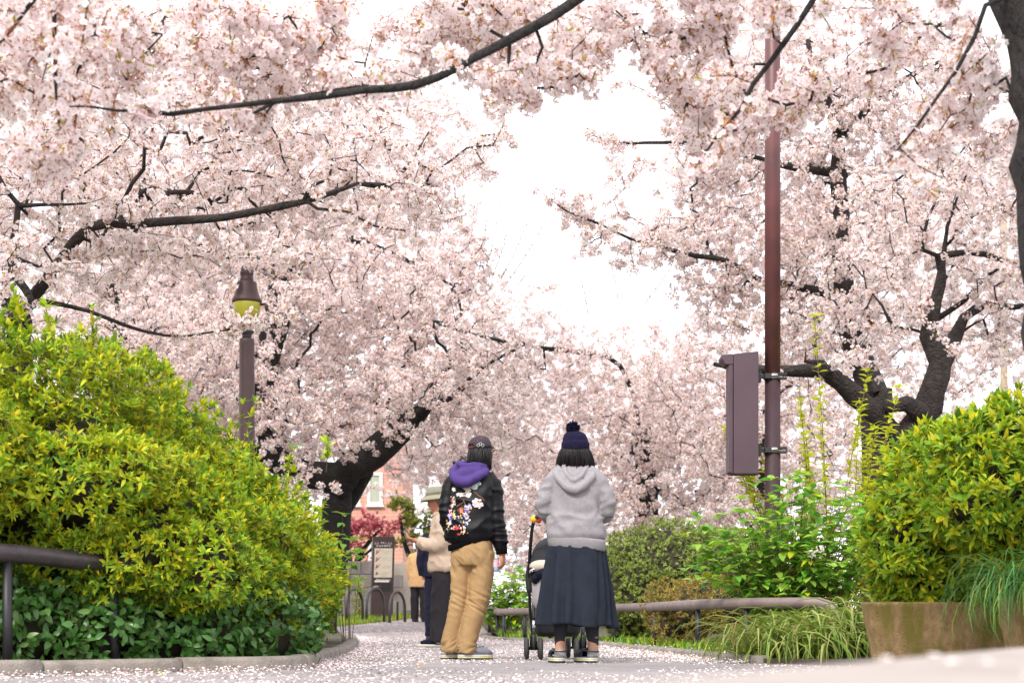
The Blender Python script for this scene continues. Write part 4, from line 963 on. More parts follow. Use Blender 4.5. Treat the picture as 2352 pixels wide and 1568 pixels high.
def tall_pole():
    Y = 14.0; s = Y/3675; x0 = (1774.5-1176)*s; root = empty('tall_pole', (x0, Y, gz(Y))); tag(root, 'tall reddish-brown steel pole standing in the right-hand bed', 'pole')
    zz = lambda y: CAMH + (1429.6-y)*s - gz(Y)
    r = 18*s
    MB().add(*lathe([(r*1.0, -.1), (r*1.0, zz(870))], 28)).build('lower_shaft', M['pole_low'], root)
    MB().add(*lathe([(r*1.0, zz(870)), (r*1.0, zz(300)), (r*.99, zz(-180)), (r*.6, zz(-182))], 28)).build('upper_shaft', M['pole_red'], root)
    # hook and cable bracket high on the pole
    v, f = tube([(-r, -.02, zz(150)), (-.16, -.03, zz(150)), (-.17, -.03, zz(160))], .012, 6); MB().add(v, f).build('hook', M['clamp'], root)
    b = empty('equipment_box', (x0, Y, zz(1090)+gz(Y))); tag(b, 'narrow brown metal equipment box clamped to the left of the tall pole', 'box')
    Z = lambda y: (1090-y)*s
    X = lambda x: (x-1774.5)*s
    # main body: top slopes down towards the front (left)
    def prism(x0, x1, y0, y1, pts):
        pass
    dy = .11
    v = [(X(1681), -dy, 0), (X(1738), -dy, 0), (X(1738), dy, 0), (X(1681), dy, 0), (X(1681), -dy, Z(817)), (X(1738), -dy, Z(811)), (X(1738), dy, Z(811)), (X(1681), dy, Z(817))]
    me = MB().add(v, box(0, 1, 0, 1, 0, 1)[1]).mesh('body', M['box_brown'], False); obj('body', bevel_mesh(me, .004), b)
    v = [(X(1671), -dy+.004, Z(1086)), (X(1679.5), -dy+.004, Z(1090)), (X(1679.5), dy, Z(1090)), (X(1671), dy, Z(1086)), (X(1671), -dy+.004, Z(830)), (X(1679.5), -dy+.004, Z(829)), (X(1679.5), dy, Z(829)), (X(1671), dy, Z(830))]
    me = MB().add(v, box(0, 1, 0, 1, 0, 1)[1]).mesh('door', M['box_brown'], False); obj('door', bevel_mesh(me, .003), b)
    v = [(X(1654), -dy-.004, Z(824)), (X(1681), -dy-.004, Z(827)), (X(1681), dy+.004, Z(827)), (X(1654), dy+.004, Z(824)), (X(1653), -dy-.004, Z(820)), (X(1740), -dy-.004, Z(809.5)), (X(1740), dy+.004, Z(809.5)), (X(1653), dy+.004, Z(820))]
    v[1] = (X(1684), -dy-.004, Z(826.5)); v[2] = (X(1684), dy+.004, Z(826.5))
    v2 = [(X(1654), -dy-.004, Z(828)), (X(1663), -dy-.004, Z(841)), (X(1680), -dy-.004, Z(841)), (X(1680), -dy-.004, Z(817)), (X(1654), -dy-.004, Z(820)),
          (X(1654), dy+.004, Z(828)), (X(1663), dy+.004, Z(841)), (X(1680), dy+.004, Z(841)), (X(1680), dy+.004, Z(817)), (X(1654), dy+.004, Z(820))]
    f2 = [(0, 1, 2, 3, 4), (9, 8, 7, 6, 5), (0, 5, 6, 1), (1, 6, 7, 2), (2, 7, 8, 3), (3, 8, 9, 4), (4, 9, 5, 0)]
    obj('hood', bevel_mesh(MB().add(v2, f2).mesh('hood', M['box_brown'], False), .003), b)
    for y in (866, 1035):
        c = MB(); z = Z(y)
        c.add(*box(X(1738), X(1747), -.05, .05, z-.045, z+.045)); c.add(*box(X(1745), X(1762), -.03, .03, z-.012, z+.02))
        v, f = lathe([(r+.004, z-.022), (r+.010, z-.022), (r+.010, z+.022), (r+.004, z+.022)], 28)
        br = c.build('bracket', M['clamp'], b, smooth=False)
        ring = MB().add(v, f).build('band', M['steel'], br)
        c2 = MB(); c2.add(*box(r*.55, r+.045, -.075, -.01, z-.026, z-.010)); c2.add(*box(r*.55, r+.045, -.075, -.01, z+.012, z+.028)); c2.add(*box(-r-.01, -r*.3, -.085, -.03, z-.022, z+.022))
        v, f = tube([(-r*.3, -.082, z), (r*.6, -.082, z)], .004, 6); c2.add(v, f)
        c2.build('bolt', M['clamp'], br, smooth=False)
    # flaked paint and a scuff on the box side
    m2 = MB(); m2.add([(X(1725), -dy-.002, Z(1062)), (X(1731), -dy-.002, Z(1062)), (X(1731), -dy-.002, Z(1072)), (X(1727), -dy-.002, Z(1077)), (X(1724), -dy-.002, Z(1070))], [(0, 1, 2, 3, 4)])
    m2.build('scuff', M['lamp_dark'], b)
tall_pole()

# ------------------------------------------------------------------ far end of the path: hoops, sign, walls, house, small trees
M['hoop'] = mat('hoop_steel', (0.075, 0.075, 0.075), 0.35, metal=.4)
for i, (xl, xr, yt, yl, yr, lab) in enumerate([(796, 833, 1352, 1438, 1425, 'dark steel hoop stand nearest the hedge'), (842, 882, 1350, 1420, 1418, 'dark steel hoop stand in front of the sign board'), (895, 930, 1359, 1421, 1416, 'dark steel hoop stand right of the sign board')]):
    Y = 30.5; a = V(xl, yl, Y); b = V(xr, yr, Y+.6); t = V((xl+xr)/2, yt, Y+.3)
    pts = [a - (0, 0, .1)]; rr = np.linalg.norm((b-a)[:2])/2; mid = (a+b)/2; u = (b-a)*np.array((1, 1, 0)); u /= np.linalg.norm(u)
    ztop = t[2]
    for k in range(13):
        th = math.pi*k/12; pts.append(np.array((mid[0], mid[1], 0)) - u*rr*math.cos(th) + np.array((0, 0, ztop - rr + rr*math.sin(th))))
    pts.append(b - (0, 0, .1)); v, f = tube(np.array(pts)-a, .028, 10)
    o = MB().add(v, f).build('hoop_stand', M['hoop'], loc=a); tag(o, lab, 'hoop stand', 'hoop stands at the path end')
o = MB().add(*lathe([(.022, -.1), (.022, .36), (.028, .37), (.02, .39), (.002, .395)], 10)).build('chain_post', M['hoop'], loc=(V(913, 1415, 32)[0], 32, gz(32)))
tag(o, 'short thin grey post between the sign board and white wall', 'post')

M['sign_brown'] = mat('sign_brown', (0.055, 0.030, 0.030), 0.5, var=.2, scale=6)
M['sign_cream'] = mat('sign_cream', (0.66, 0.60, 0.48), 0.6, var=.08, scale=20)
M['sign_white'] = mat('sign_white', (0.78, 0.76, 0.72), 0.6)
M['sign_black'] = mat('sign_black', (0.012, 0.012, 0.013), 0.5)
M['sign_red'] = mat('sign_red', (0.62, 0.05, 0.035), 0.6)
M['sign_grey'] = mat('sign_grey', (0.28, 0.26, 0.23), 0.6)
def sign_board():
    Y = 33.0; s = Y/3675; x0 = (876-1176)*s; root = empty('sign_board', (x0, Y, gz(Y)), 0.18); tag(root, 'upright brown notice board with cream panel of pictograms beside the path', 'sign')
    w, h, t = .228, 1.70, .07
    lean = .045
    v, f = box(-w, w, -t, t, -.05, h); v = [(x + lean*z/h, y, z) for x, y, z in v]
    obj('board', bevel_mesh(MB().add(v, f).mesh('board', M['sign_brown'], False), .008), root)
    def plate(name, x0, x1, z0, z1, m, d=.004, par=root):
        v, f = box(x0, x1, -t-d, -t-.0005, z0, z1); return MB().add([(x+lean*z/h, y, z) for x, y, z in v], f).build(name, m, par, False)
    p = plate('panel', -.185, .185, .86, 1.46, M['sign_cream'])
    q = plate('black_panel', -.205, .185, .57, .74, M['sign_black'])
    rng = random.Random(4)
    # title strip with small tree silhouettes and blocky characters
    mb = MB(); red = MB(); wh = MB(); gr = MB()
    def cell(B, x, z, a, b, d=.006):
        v, f = box(x, x+a, -t-d, -t-d+.002, z, z+b); B.add([(X+lean*Zz/h, y, Zz) for X, y, Zz in v], f)
    def glyph(B, x, z, g, d=.006):                       # unreadable characters: strokes on a small grid
        for k in range(rng.randint(3, 5)):
            if rng.random() < .5: cell(B, x, z+rng.uniform(0, .8)*g, g*.85, g*.16, d)
            else: cell(B, x+rng.uniform(0, .7)*g, z, g*.16, g*.9, d)
    for x in np.arange(-.15, .16, .052): glyph(wh, x, 1.49, .042)
    for x in np.arange(-.06, .06, .045): glyph(wh, x, 1.56, .03)
    for sx in (-.17, -.12, .10, .15):
        v = [(sx-.025, -t-.003, 1.54), (sx+.025, -t-.003, 1.54), (sx, -t-.003, 1.60)]; gr.add([(X+lean*Zz/h, y, Zz) for X, y, Zz in v], [(0, 1, 2)])
    # four rows: pictogram + lines of text
    for k, z in enumerate((1.37, 1.22, 1.07, .93)):
        cell(mb, -.155, z-.02, .035, .03); cell(mb, -.125, z, .03, .025); cell(mb, -.145, z+.02, .02, .03)
        if k < 3:
            a = .09
            for j in range(9): cell(red, -.165 + a*j/8, z-.045+.1*j/8, .016, .016, .007)
        for r_ in range(2 + (k == 3)):
            for x in np.arange(-.05, .15, .026):
                if rng.random() < .85: glyph(gr, x, z+.02-.036*r_, .018)
    for x in np.arange(-.14, .13, .03): glyph(wh, x, .80, .03)
    plate('white_strip', -.165, .13, .765, .80, M['sign_white'])
    for x in np.arange(-.19, -.02, .034): glyph(wh if x < -.1 else red, x, .665, .028, .007)
    for x in np.arange(-.19, -.06, .034): glyph(red if x < -.14 else wh, x, .60, .028, .007)
    for nm, B, m in (('pictogram', mb, M['sign_black']), ('red_mark', red, M['sign_red']), ('white_lettering', wh, M['sign_white']), ('grey_lettering', gr, M['sign_grey'])):
        o = B.build(nm, m, root, False); o['kind'] = 'stuff'
sign_board()

M['white_wall'] = mat('white_wall', (0.74, 0.68, 0.60), 0.85, col2=(0.66, 0.60, 0.52), scale=.8, bump=.1, bscale=30)
M['block'] = mat('concrete_block', (0.42, 0.38, 0.36), 0.95, col2=(0.26, 0.23, 0.22), scale=5, bump=.4, bscale=60, stretch=(1, 1, .25))
M['pink_brick'] = mat('pink_brick', (0.56, 0.22, 0.15), 0.85)
def brick_mat():
    m = M['pink_brick']; t = m.node_tree; b = t.nodes['Principled BSDF']; co = t.nodes.new('ShaderNodeTexCoord')
    sp = t.nodes.new('ShaderNodeSeparateXYZ'); cb = t.nodes.new('ShaderNodeCombineXYZ')
    t.links.new(co.outputs['Object'], sp.inputs[0]); t.links.new(sp.outputs['X'], cb.inputs['X']); t.links.new(sp.outputs['Z'], cb.inputs['Y'])
    br = t.nodes.new('ShaderNodeTexBrick'); br.inputs['Scale'].default_value = 1.0; br.inputs['Brick Width'].default_value = .42; br.inputs['Row Height'].default_value = .13; br.inputs['Mortar Size'].default_value = .012
    br.inputs['Color1'].default_value = (.64, .35, .27, 1); br.inputs['Color2'].default_value = (.58, .30, .23, 1); br.inputs['Mortar'].default_value = (.44, .22, .17, 1)
    t.links.new(cb.outputs[0], br.inputs['Vector']); t.links.new(br.outputs['Color'], b.inputs['Base Color'])
brick_mat()
def far_walls():
    Y = 36.2; a = V(905, 1292, Y); x1 = V(1075, 1292, Y)[0]; zt = a[2]
    v, f = box(0, x1-a[0], 0, .18, 0, zt-gz(Y)); o = empty('garden_wall', (a[0], Y, gz(Y)-.0)); tag(o, 'plain cream garden wall closing the end of the path', 'wall')
    obj('wall_face', bevel_mesh(MB().add(v, f).mesh('wall_face', M['white_wall'], False), .01), o)
    v, f = box(-.01, x1-a[0]+.01, -.02, .2, -.05, .10); MB().add(v, f).build('plinth', M['block'], o, False)
    # block wall left of the sign
    b = empty('block_wall', (V(740, 1300, Y)[0], Y-.4, gz(Y))); tag(b, 'grey concrete block wall left of the sign board', 'wall')
    x0 = b.location[0]; W_ = V(866, 1300, Y)[0]-x0; bw, bh = .62, .30
    me = bevel_mesh(MB().add(*box(0, bw-.012, 0, .15, 0, bh-.012)).mesh('block', M['block'], False), .012)
    for r in range(4):
        for k in range(int(W_/bw)+1):
            o = obj('block', me, b); o.location = (k*bw - (bw/2 if r % 2 else 0), 0, r*bh)
    MB().add(*box(-bw/2, W_+.4, .02, .13, 0, 4*bh-.02)).build('mortar', M['kerb'], b, False)
far_walls()
M['win_frame'] = mat('window_frame', (0.76, 0.74, 0.72), 0.5)
M['curtain'] = mat('curtain', (0.42, 0.46, 0.36), 0.7, var=.3, scale=3, stretch=(6, 1, .3))
M['glass'] = mat('window_glass', (0.30, 0.34, 0.30), 0.08, var=.2, scale=2)
M['roof'] = mat('roof_tile', (0.16, 0.11, 0.10), 0.8, var=.3, scale=5)
def house():
    Y = 55.0; xa, xb = V(800, 1200, Y)[0], V(925, 1200, Y)[0]; g = gz(Y); root = empty('house', ((xa+xb)/2, Y, g)); tag(root, 'pink brick house with white-framed windows behind the blossoms', 'house')
    cx = (xa+xb)/2; w = (xb-xa)/2; Z = lambda y: V(0, y, Y)[2]-g
    X = lambda x: V(x, 0, Y)[0]-cx
    obj('wall', MB().add(*box(-w, w, 0, 6, -.2, 6.6)).mesh('wall', M['pink_brick'], False), root)
    v = [(-w-.5, -.5, 6.6), (w+.5, -.5, 6.6), (w+.5, 6.5, 6.6), (-w-.5, 6.5, 6.6), (-w*.4, 3, 8.2), (w*.4, 3, 8.2)]
    MB().add(v, [(0, 1, 5, 4), (1, 2, 5), (2, 3, 4, 5), (3, 0, 4), (3, 2, 1, 0)]).build('roof', M['roof'], root, False)
    for (x0, x1, y0, y1) in ((844, 879, 1085, 1160), (804, 828, 1085, 1160), (846, 868, 1240, 1300)):
        a, b, t_, bt = X(x0), X(x1), Z(y0), Z(y1); fr = MB(); q = .10
        fr.add(*box(a, b, -.06, .02, t_-q, t_)); fr.add(*box(a, b, -.06, .02, bt, bt+q)); fr.add(*box(a, a+q, -.058, .018, bt+q, t_-q)); fr.add(*box(b-q, b, -.058, .018, bt+q, t_-q))
        wn = fr.build('window', M['win_frame'], root, False)
        MB().add(*box(a+q, b-q, -.02, -.01, bt+q, t_-q)).build('pane', M['curtain'], wn, False)
        MB().add(*box(a-.05, b+.05, -.12, .0, bt-.06, bt-.004)).build('sill', M['win_frame'], wn, False)
house()

def small_tree(label, base, limbs, ells, sp, meshes, col, seed, scl, bark, gap=.05):
    rng = np.random.default_rng(seed); T = ell_points(ells, sp, rng, -.3, 1.2); t = empty('garden_tree', base); tag(t, label, 'tree'); o = np.array(base)
    pos, par, r, nl = grow(limbs, T, seed, .12, tip=.006); mb = MB()
    for v, f in skin(pos-o, par, r): mb.add(v, f)
    mb.build('trunk', bark, t); P = []
    for i in range(1, len(pos)):
        if par[i] < 0 or r[i] > .03: continue
        a, b = pos[par[i]], pos[i]; n = int(np.linalg.norm(b-a)/gap)+1
        for k in range(n): P.append(a+(b-a)*rng.random()+rng.normal(0, .05, 3))
    P = np.array(P); D = rng.normal(0, 1, P.shape); D[:, 2] = np.abs(D[:, 2])+.3; D /= np.linalg.norm(D, axis=1)[:, None]
    scatter('crown', col, P-o, euler_from_dir(D, random.Random(seed)), rng.uniform(*scl, len(P)), rng.integers(0, len(meshes), len(P)), t)
CR_MESHES = [whorl_mesh('maple_sprig', rw, [M['crimson'], M['crimson2']], n=6, Ln=.06, Wd=.025, stem=0, pick=lambda r: r.choices([0, 1], [2, 2])[0]) for _ in range(4)]
CRIM = source_set('maple_sprigs', CR_MESHES)
OL_MESHES = [whorl_mesh('evergreen_sprig', rw, [M['olive'], M['az_old'], M['az_lime']], n=9, Ln=.07, Wd=.022, stem=0, pick=lambda r: r.choices([0, 1, 2], [4, 2, 2])[0]) for _ in range(4)]
OLIV = source_set('evergreen_sprigs', OL_MESHES)
Y = 40.0
small_tree('small crimson-leaved maple above the block wall left of the sign', (*V(812, 1390, Y)[:2], gz(Y)), [[(*V(812, 1395, Y), .10), (*V(815, 1310, Y), .08), (*V(835, 1260, Y), .06), (*V(868, 1220, Y), .03)], [(*V(812, 1320, Y), .06), (*V(800, 1250, Y), .05), (*V(815, 1200, Y), .03)], [(*V(826, 1285, Y), .05), (*V(860, 1255, Y), .03), (*V(885, 1238, Y), .02)]],
           [E(830, 1205, 42, 36, Y, .6), E(880, 1215, 34, 30, Y, .5), E(800, 1240, 36, 50, Y, .5), E(860, 1290, 26, 12, Y, .3), E(905, 1210, 20, 20, Y, .3)], .19, CR_MESHES, CRIM, 71, (1.0, 1.7), M['bark'])
Y = 42.0
small_tree('olive-green cloud-pruned garden tree above the cream wall', (*V(960, 1390, Y)[:2], gz(Y)), [[(*V(960, 1395, Y), .12), (*V(950, 1300, Y), .10), (*V(930, 1250, Y), .06), (*V(920, 1190, Y), .04)], [(*V(952, 1310, Y), .07), (*V(985, 1240, Y), .05), (*V(1000, 1200, Y), .03)]],
           [E(922, 1160, 36, 22, Y, .6), E(960, 1200, 44, 26, Y, .6), E(930, 1235, 40, 24, Y, .6), E(990, 1240, 44, 34, Y, .6), E(945, 1275, 44, 22, Y, .5), E(1020, 1190, 40, 40, Y, .6)], .19, OL_MESHES, OLIV, 72, (1.0, 1.8), M['bark'])
stemmy('young_shrub', 'thin yellow-green shrub growing at the foot of the block wall', 'shrub', (V(826, 1400, 33)[0], 33.0, gz(33)), 14, [2, 1], 56, (.28, .25), 1.1, 9, .08, .035, [M['sap_leaf'], M['az_green']], 0, start=.1)

# verge grass at the path end
def verge():
    rng = random.Random(9); mb = MB()
    for i in range(2600):
        y = rng.uniform(28.2, 34.8); xl = interp_b(LB, y); x = xl - abs(rng.gauss(0, .8)) - .02
        if y < 29 and x < -5: continue
        v, f = blade(rng, (x, y, gz(y)+.0), rng.uniform(0, 6.28), rng.uniform(.06, .16), .012, rng.uniform(.8, 1.5), rng.uniform(.3, 1.2), 2); mb.add(v, f, 0 if rng.random() < .7 else 1)
    o = mb.build('verge_grass', [M['grass'], M['az_lime']]); tag(o, 'short bright green grass along the far left verge', 'grass', kind='stuff')
    m2 = MB()
    for i in range(1500):                                     # low weeds in the right bed below the hydrangea
        y = rng.uniform(12.3, 21.5); x = interp_b([(q[0], q[1]) for q in KR], y) + .12 + abs(rng.gauss(0, .35))
        v, f = blade(rng, (x, y, gz(y)+.04), rng.uniform(0, 6.28), rng.uniform(.05, .15), .014, rng.uniform(.6, 1.4), rng.uniform(.4, 1.6), 2); m2.add(v, f, rng.choice([0, 0, 1, 2]))
    o = m2.build('bed_weeds', [M['grass'], M['az_lime'], M['hyd2']]); tag(o, 'low green weeds under the right rail', 'weeds', kind='stuff')
verge()

# far utility pole with cables, right edge
M['far_pole'] = mat('far_pole', (0.42, 0.33, 0.22), 0.8, var=.2, scale=3)
M['cable'] = mat('cable', (0.05, 0.06, 0.12), 0.6)
def utility_pole():
    Y = 60.0; p = V(2306, 590, Y); root = empty('utility_pole', (p[0], Y, gz(Y))); tag(root, 'distant tan utility pole with cables near the right trunk', 'utility pole')
    zz = lambda y: V(0, y, Y)[2]-gz(Y); o = np.array(root.location)
    MB().add(*lathe([(.17, -.1), (.11, zz(352)), (.02, zz(351))], 14)).build('shaft', M['far_pole'], root)
    MB().add(*box(-.9, .9, -.06, .06, zz(436), zz(430))).build('crossarm', M['clamp'], root, False)
    for pts in ([(2210, 352), (2260, 340), (2290, 290), (2330, 310), (2400, 330)], [(2225, 300), (2215, 400), (2240, 445), (2300, 430)], [(2260, 300), (2235, 380), (2306, 450)], [(2306, 432), (2420, 395), (2600, 350)], [(2306, 450), (2450, 440), (2700, 430)]):
        c = smooth_line([V(x, y, Y-.2) for x, y in pts], .3); MB().add(*tube(c-o, .035, 5)).build('cable', M['cable'], root)
utility_pole()

# ------------------------------------------------------------------ fallen petals
M['petal_fallen'] = mat('fallen_petal', (0.86, 0.76, 0.75), 0.8, rnd=.1)
M['petal_brown'] = mat('fallen_petal_brown', (0.42, 0.25, 0.18), 0.85)
M['petal_rose'] = mat('fallen_petal_rose', (0.72, 0.42, 0.42), 0.85)
def petals():
    rng = np.random.default_rng(8); X = []; Yv = []; Zv = []
    def put(x, y, z): X.append(x); Yv.append(y); Zv.append(z)
    n = 44000                                                   # over the path, thicker in drifts
    y = 6.6 + 27*rng.random(n)**1.6; 
    for yy in y:
        a, b = interp_b(LB, yy), interp_b(RB, yy); a = max(a, -.36*yy); b = min(b, .36*yy)
        x = a + (b-a)*rng.random()
        d = mnoise.noise(Vector((x*.9, yy*.35, 3.1))) + .5*mnoise.noise(Vector((x*3, yy*1.2, 1.7)))
        if d + rng.random()*1.1 > .58: put(x, yy, gz(yy)+.0065)
    for K, sgn, cnt in ((KL, 1, 10000), (KR, -1, 10000)):         # heaped along the kerbs
        P = smooth_line([(q[0], q[1], 0) for q in K], .05); d = np.gradient(P, axis=0); d /= np.linalg.norm(d, axis=1)[:, None]
        for i in range(cnt):
            k = rng.integers(0, len(P)); side = np.array((d[k][1], -d[k][0]))*sgn; off = .075 + abs(rng.normal(0, .14))
            q = P[k][:2] + side*off + rng.normal(0, .03, 2); put(q[0], q[1], gz(q[1]) + .007 + max(0, .03-.12*(off-.07))*rng.random())
    for i in range(2600):                                       # on the soil of the right bed and planter
        y_ = rng.uniform(11.5, 19); x_ = interp_b([(q[0], q[1]) for q in KR], y_) + .1 + abs(rng.normal(0, .5)); put(x_, y_, gz(y_)+.05)
    for i in range(160): put(rng.uniform(2.2, 2.95), rng.uniform(9.66, 9.85), .385 + .015*rng.random())
    n = len(X); C = np.array((X, Yv, Zv)).T; mb_v = np.empty((n, 5, 3)); 
    az = rng.uniform(0, 6.28, n); s = rng.uniform(.005, .0098, n); tl = rng.normal(0, .35, (n, 2))
    base = np.array(((0, -1, 0), (.75, .1, .25), (.35, 1, .1), (-.35, 1, .1), (-.75, .1, .25)))
    for k in range(5):
        bx, by, bz = base[k]; px = bx*np.cos(az)-by*np.sin(az); py = bx*np.sin(az)+by*np.cos(az)
        mb_v[:, k, 0] = C[:, 0]+px*s; mb_v[:, k, 1] = C[:, 1]+py*s; mb_v[:, k, 2] = C[:, 2]+ np.maximum(0, (px*tl[:, 0]+py*tl[:, 1]+bz+.3))*s*.8
    f = np.arange(n*5).reshape(n, 5).tolist(); m = rng.choice([0, 1, 2], n, p=[.90, .04, .06]).tolist()
    o = MB(); o.v = [mb_v.reshape(-1, 3)]; o.f = [tuple(q) for q in f]; o.m = m; o.n = n*5
    p = o.build('fallen_petals', [M['petal_fallen'], M['petal_brown'], M['petal_rose']], smooth=False); tag(p, 'pale pink cherry petals scattered over the path and heaped along the kerbs', 'petals', kind='stuff')
    # big petals lying on the near ledge
    mb = MB()
    for i in range(60):
        t = rng.uniform(.25, 1); a, b = np.array((-0.75, -0.55)), np.array((1.95, 5.0)); d = (b-a)/np.linalg.norm(b-a); nn = np.array((d[1], -d[0])); q = a+(b-a)*t+nn*rng.uniform(.03, .5)
        w = rotm(0, 0, rng.uniform(0, 6)); mb.add(base*.011 @ w.T + np.array((q[0], q[1], .2425)), [(0, 1, 2, 3, 4)])
    o = mb.build('ledge_petals', M['petal_fallen']); tag(o, 'petals lying on the pale stone ledge', 'petals', kind='stuff')
petals()
def dead_leaves():
    rng = random.Random(3); me = [ovate('dry_leaf', [mat('dry_leaf', c, .7)], rng, .07, .035) for c in ((.55, .14, .03), (.40, .20, .05), (.30, .42, .05))]
    spots = [(1.64, 14.3, 0, 'orange dry leaf nearest the kerb under the right rail'), (1.86, 14.7, 0, 'orange dry leaf deeper in the bed under the right rail'), (1.72, 14.1, 1, 'brown dry leaf in the bed under the right rail'), (-1.12, 10.1, 1, 'brown dry leaf on the path at the left hedge corner'),
             (-1.95, 8.72, 2, 'fresh green leaf fallen at the foot of the left kerb'), (-.1, 7.2, 2, 'fresh green leaf lying in the open on the near path'), (-.62, 10.2, 1, 'brown dry leaf lying in the open on the path'), (-2.6, 8.55, 0, 'orange dry leaf caught in the ivy above the left kerb'), (1.2, 14.2, 0, 'orange dry leaf on the path beside the right kerb')]
    for i, (x, y, k, lab) in enumerate(spots):
        onbed = x > 1.5 or x < -2.4
        o = obj('fallen_leaf', me[k]); o.location = (x, y, gz(y)+(.065 if onbed else .012)); o.rotation_euler = (rng.uniform(-.3, .3), rng.uniform(-.3, .3), rng.uniform(0, 6)); o.scale = (1.2,)*3
        tag(o, lab, 'leaf', 'fallen leaves')
dead_leaves()
# ------------------------------------------------------------------ people: shaping helpers
from mathutils.bvhtree import BVHTree
def ellipsoid(c, r, seg=20, R=None):
    v = []; f = []; m = seg//2
    for i in range(m+1):
        th = math.pi*i/m
        for k in range(seg):
            ph = 2*math.pi*k/seg; d = np.array((math.sin(th)*math.cos(ph)*r[0], math.sin(th)*math.sin(ph)*r[1], math.cos(th)*r[2]))
            if R is not None: d = R @ d
            v.append(np.array(c)+d)
    for i in range(m):
        for k in range(seg): f.append((i*seg+k, (i+1)*seg+k, (i+1)*seg+(k+1) % seg, i*seg+(k+1) % seg))
    return np.array(v), f
def rings(rs, seg=28, yaw=0.0):
    """closed body of horizontal ellipses: (z, cx, cy, rx, ry)"""
    v = []; f = []; cy_, sy_ = math.cos(yaw), math.sin(yaw)
    for z, cx, cy, rx, ry in rs:
        for k in range(seg):
            a = 2*math.pi*k/seg; x = rx*math.copysign(abs(math.cos(a))**.85, math.cos(a)); y = ry*math.copysign(abs(math.sin(a))**.85, math.sin(a))
            v.append((cx + x*cy_ - y*sy_, cy + x*sy_ + y*cy_, z))
    n = len(rs)
    for i in range(n-1):
        for k in range(seg): f.append((i*seg+k, i*seg+(k+1) % seg, (i+1)*seg+(k+1) % seg, (i+1)*seg+k))
    f.append(tuple(range(seg))[::-1]); f.append(tuple((n-1)*seg+k for k in range(seg)))
    return np.array(v), f
def limbt(pts, rad, step=.03, sides=16):
    c = smooth_line(np.array([(*p, r) for p, r in zip(pts, rad)], float), step)
    return tube(c[:, :3], c[:, 3], sides, True)
def fuse(name, parts, voxel, mats, it=4, fac=.5, disp=None):
    mb = MB()
    for v, f in parts: mb.add(v, f)
    me = mb.mesh(name + '_raw', mats); o = bpy.data.objects.new('tmp', me); COL.objects.link(o)
    md = o.modifiers.new('r', 'REMESH'); md.mode = 'VOXEL'; md.voxel_size = voxel; md.use_smooth_shade = True
    ms = o.modifiers.new('s', 'SMOOTH'); ms.factor = fac; ms.iterations = it
    dg = bpy.context.evaluated_depsgraph_get(); dg.update()
    out = bpy.data.meshes.new_from_object(o.evaluated_get(dg), depsgraph=dg); out.name = name
    bpy.data.objects.remove(o); bpy.data.meshes.remove(me)
    if disp is not None:
        n = len(out.vertices); co = np.empty(n*3); no = np.empty(n*3); out.vertices.foreach_get('co', co); out.vertices.foreach_get('normal', no)
        co = co.reshape(-1, 3); no = no.reshape(-1, 3); co = co + disp(co, no); out.vertices.foreach_set('co', co.ravel())
    out.materials.clear()
    for m in (mats if isinstance(mats, list) else [mats]): out.materials.append(m)
    out.polygons.foreach_set('use_smooth', [True]*len(out.polygons)); out.update(); return out
def nz3(p, s, off=0.0):
    return mnoise.noise(Vector((p[0]*s[0]+off, p[1]*s[1]+off*.7, p[2]*s[2]-off*.3)))
def ridge(x): return (1-abs(x))**2 if x > -1 else 0
def folds(amp, s, off=0.0, amp2=.002, gate=None):
    def fn(co, no):
        d = np.empty(len(co))
        for i, p in enumerate(co):
            a = nz3(p, s, off); b = nz3(p, (s[0]*2.1, s[1]*2.1, s[2]*2.3), off+7)
            d[i] = amp*((1-abs(a)*2.2)**2*(1 if a > -.45 else .3) - .45)*(1 if gate is None else gate(p)) + amp2*b
        return no*d[:, None]
    return fn

def hand(wrist, fwd, palm, side, curl=.8, size=1.0):
    """closed pieces of a hand: wrist point, pointing direction, palm normal, thumb side vector"""
    fwd = np.array(fwd, float); fwd /= np.linalg.norm(fwd); palm = np.array(palm, float); palm -= fwd*np.dot(palm, fwd); palm /= np.linalg.norm(palm)
    sd = np.array(side, float); sd -= fwd*np.dot(sd, fwd); sd -= palm*np.dot(sd, palm); sd /= np.linalg.norm(sd)
    w = np.array(wrist, float); P = []
    R = np.stack([sd, palm, fwd], 1)
    P.append(ellipsoid(w+fwd*.045*size, (.040*size, .016*size, .052*size), 18, R))
    P.append(limbt([w-fwd*.05, w+fwd*.01], [.026*size, .026*size]))
    for k, (o, L) in enumerate(((.028, .066), (.0095, .075), (-.0095, .070), (-.027, .056))):
        p = w + fwd*(.078 - .004*abs(k-1))*size + sd*o*size; pts = [p - fwd*.02]; th = .15; q = p.copy(); pts.append(q.copy())
        for sgm in (.45, .32, .23):
            th += curl*(.75 if sgm > .4 else 1.0); q = q + (fwd*math.cos(th) + palm*math.sin(th))*L*sgm*size; pts.append(q.copy())
        P.append(limbt(pts, [.0085*size, .0088*size, .0082*size, .0075*size, .0058*size], .008, 10))
    p = w + fwd*.02*size + sd*.030*size; d = sd*.75+fwd*.6+palm*.25; d /= np.linalg.norm(d)
    q1 = p + d*.034*size; d2 = fwd*.8+palm*.55+sd*.05; d2 /= np.linalg.norm(d2)
    P.append(limbt([w+fwd*.012+sd*.012*size, p, q1, q1+d2*.028*size], [.012*size, .0125*size, .0098*size, .007*size], .008, 10))
    return P
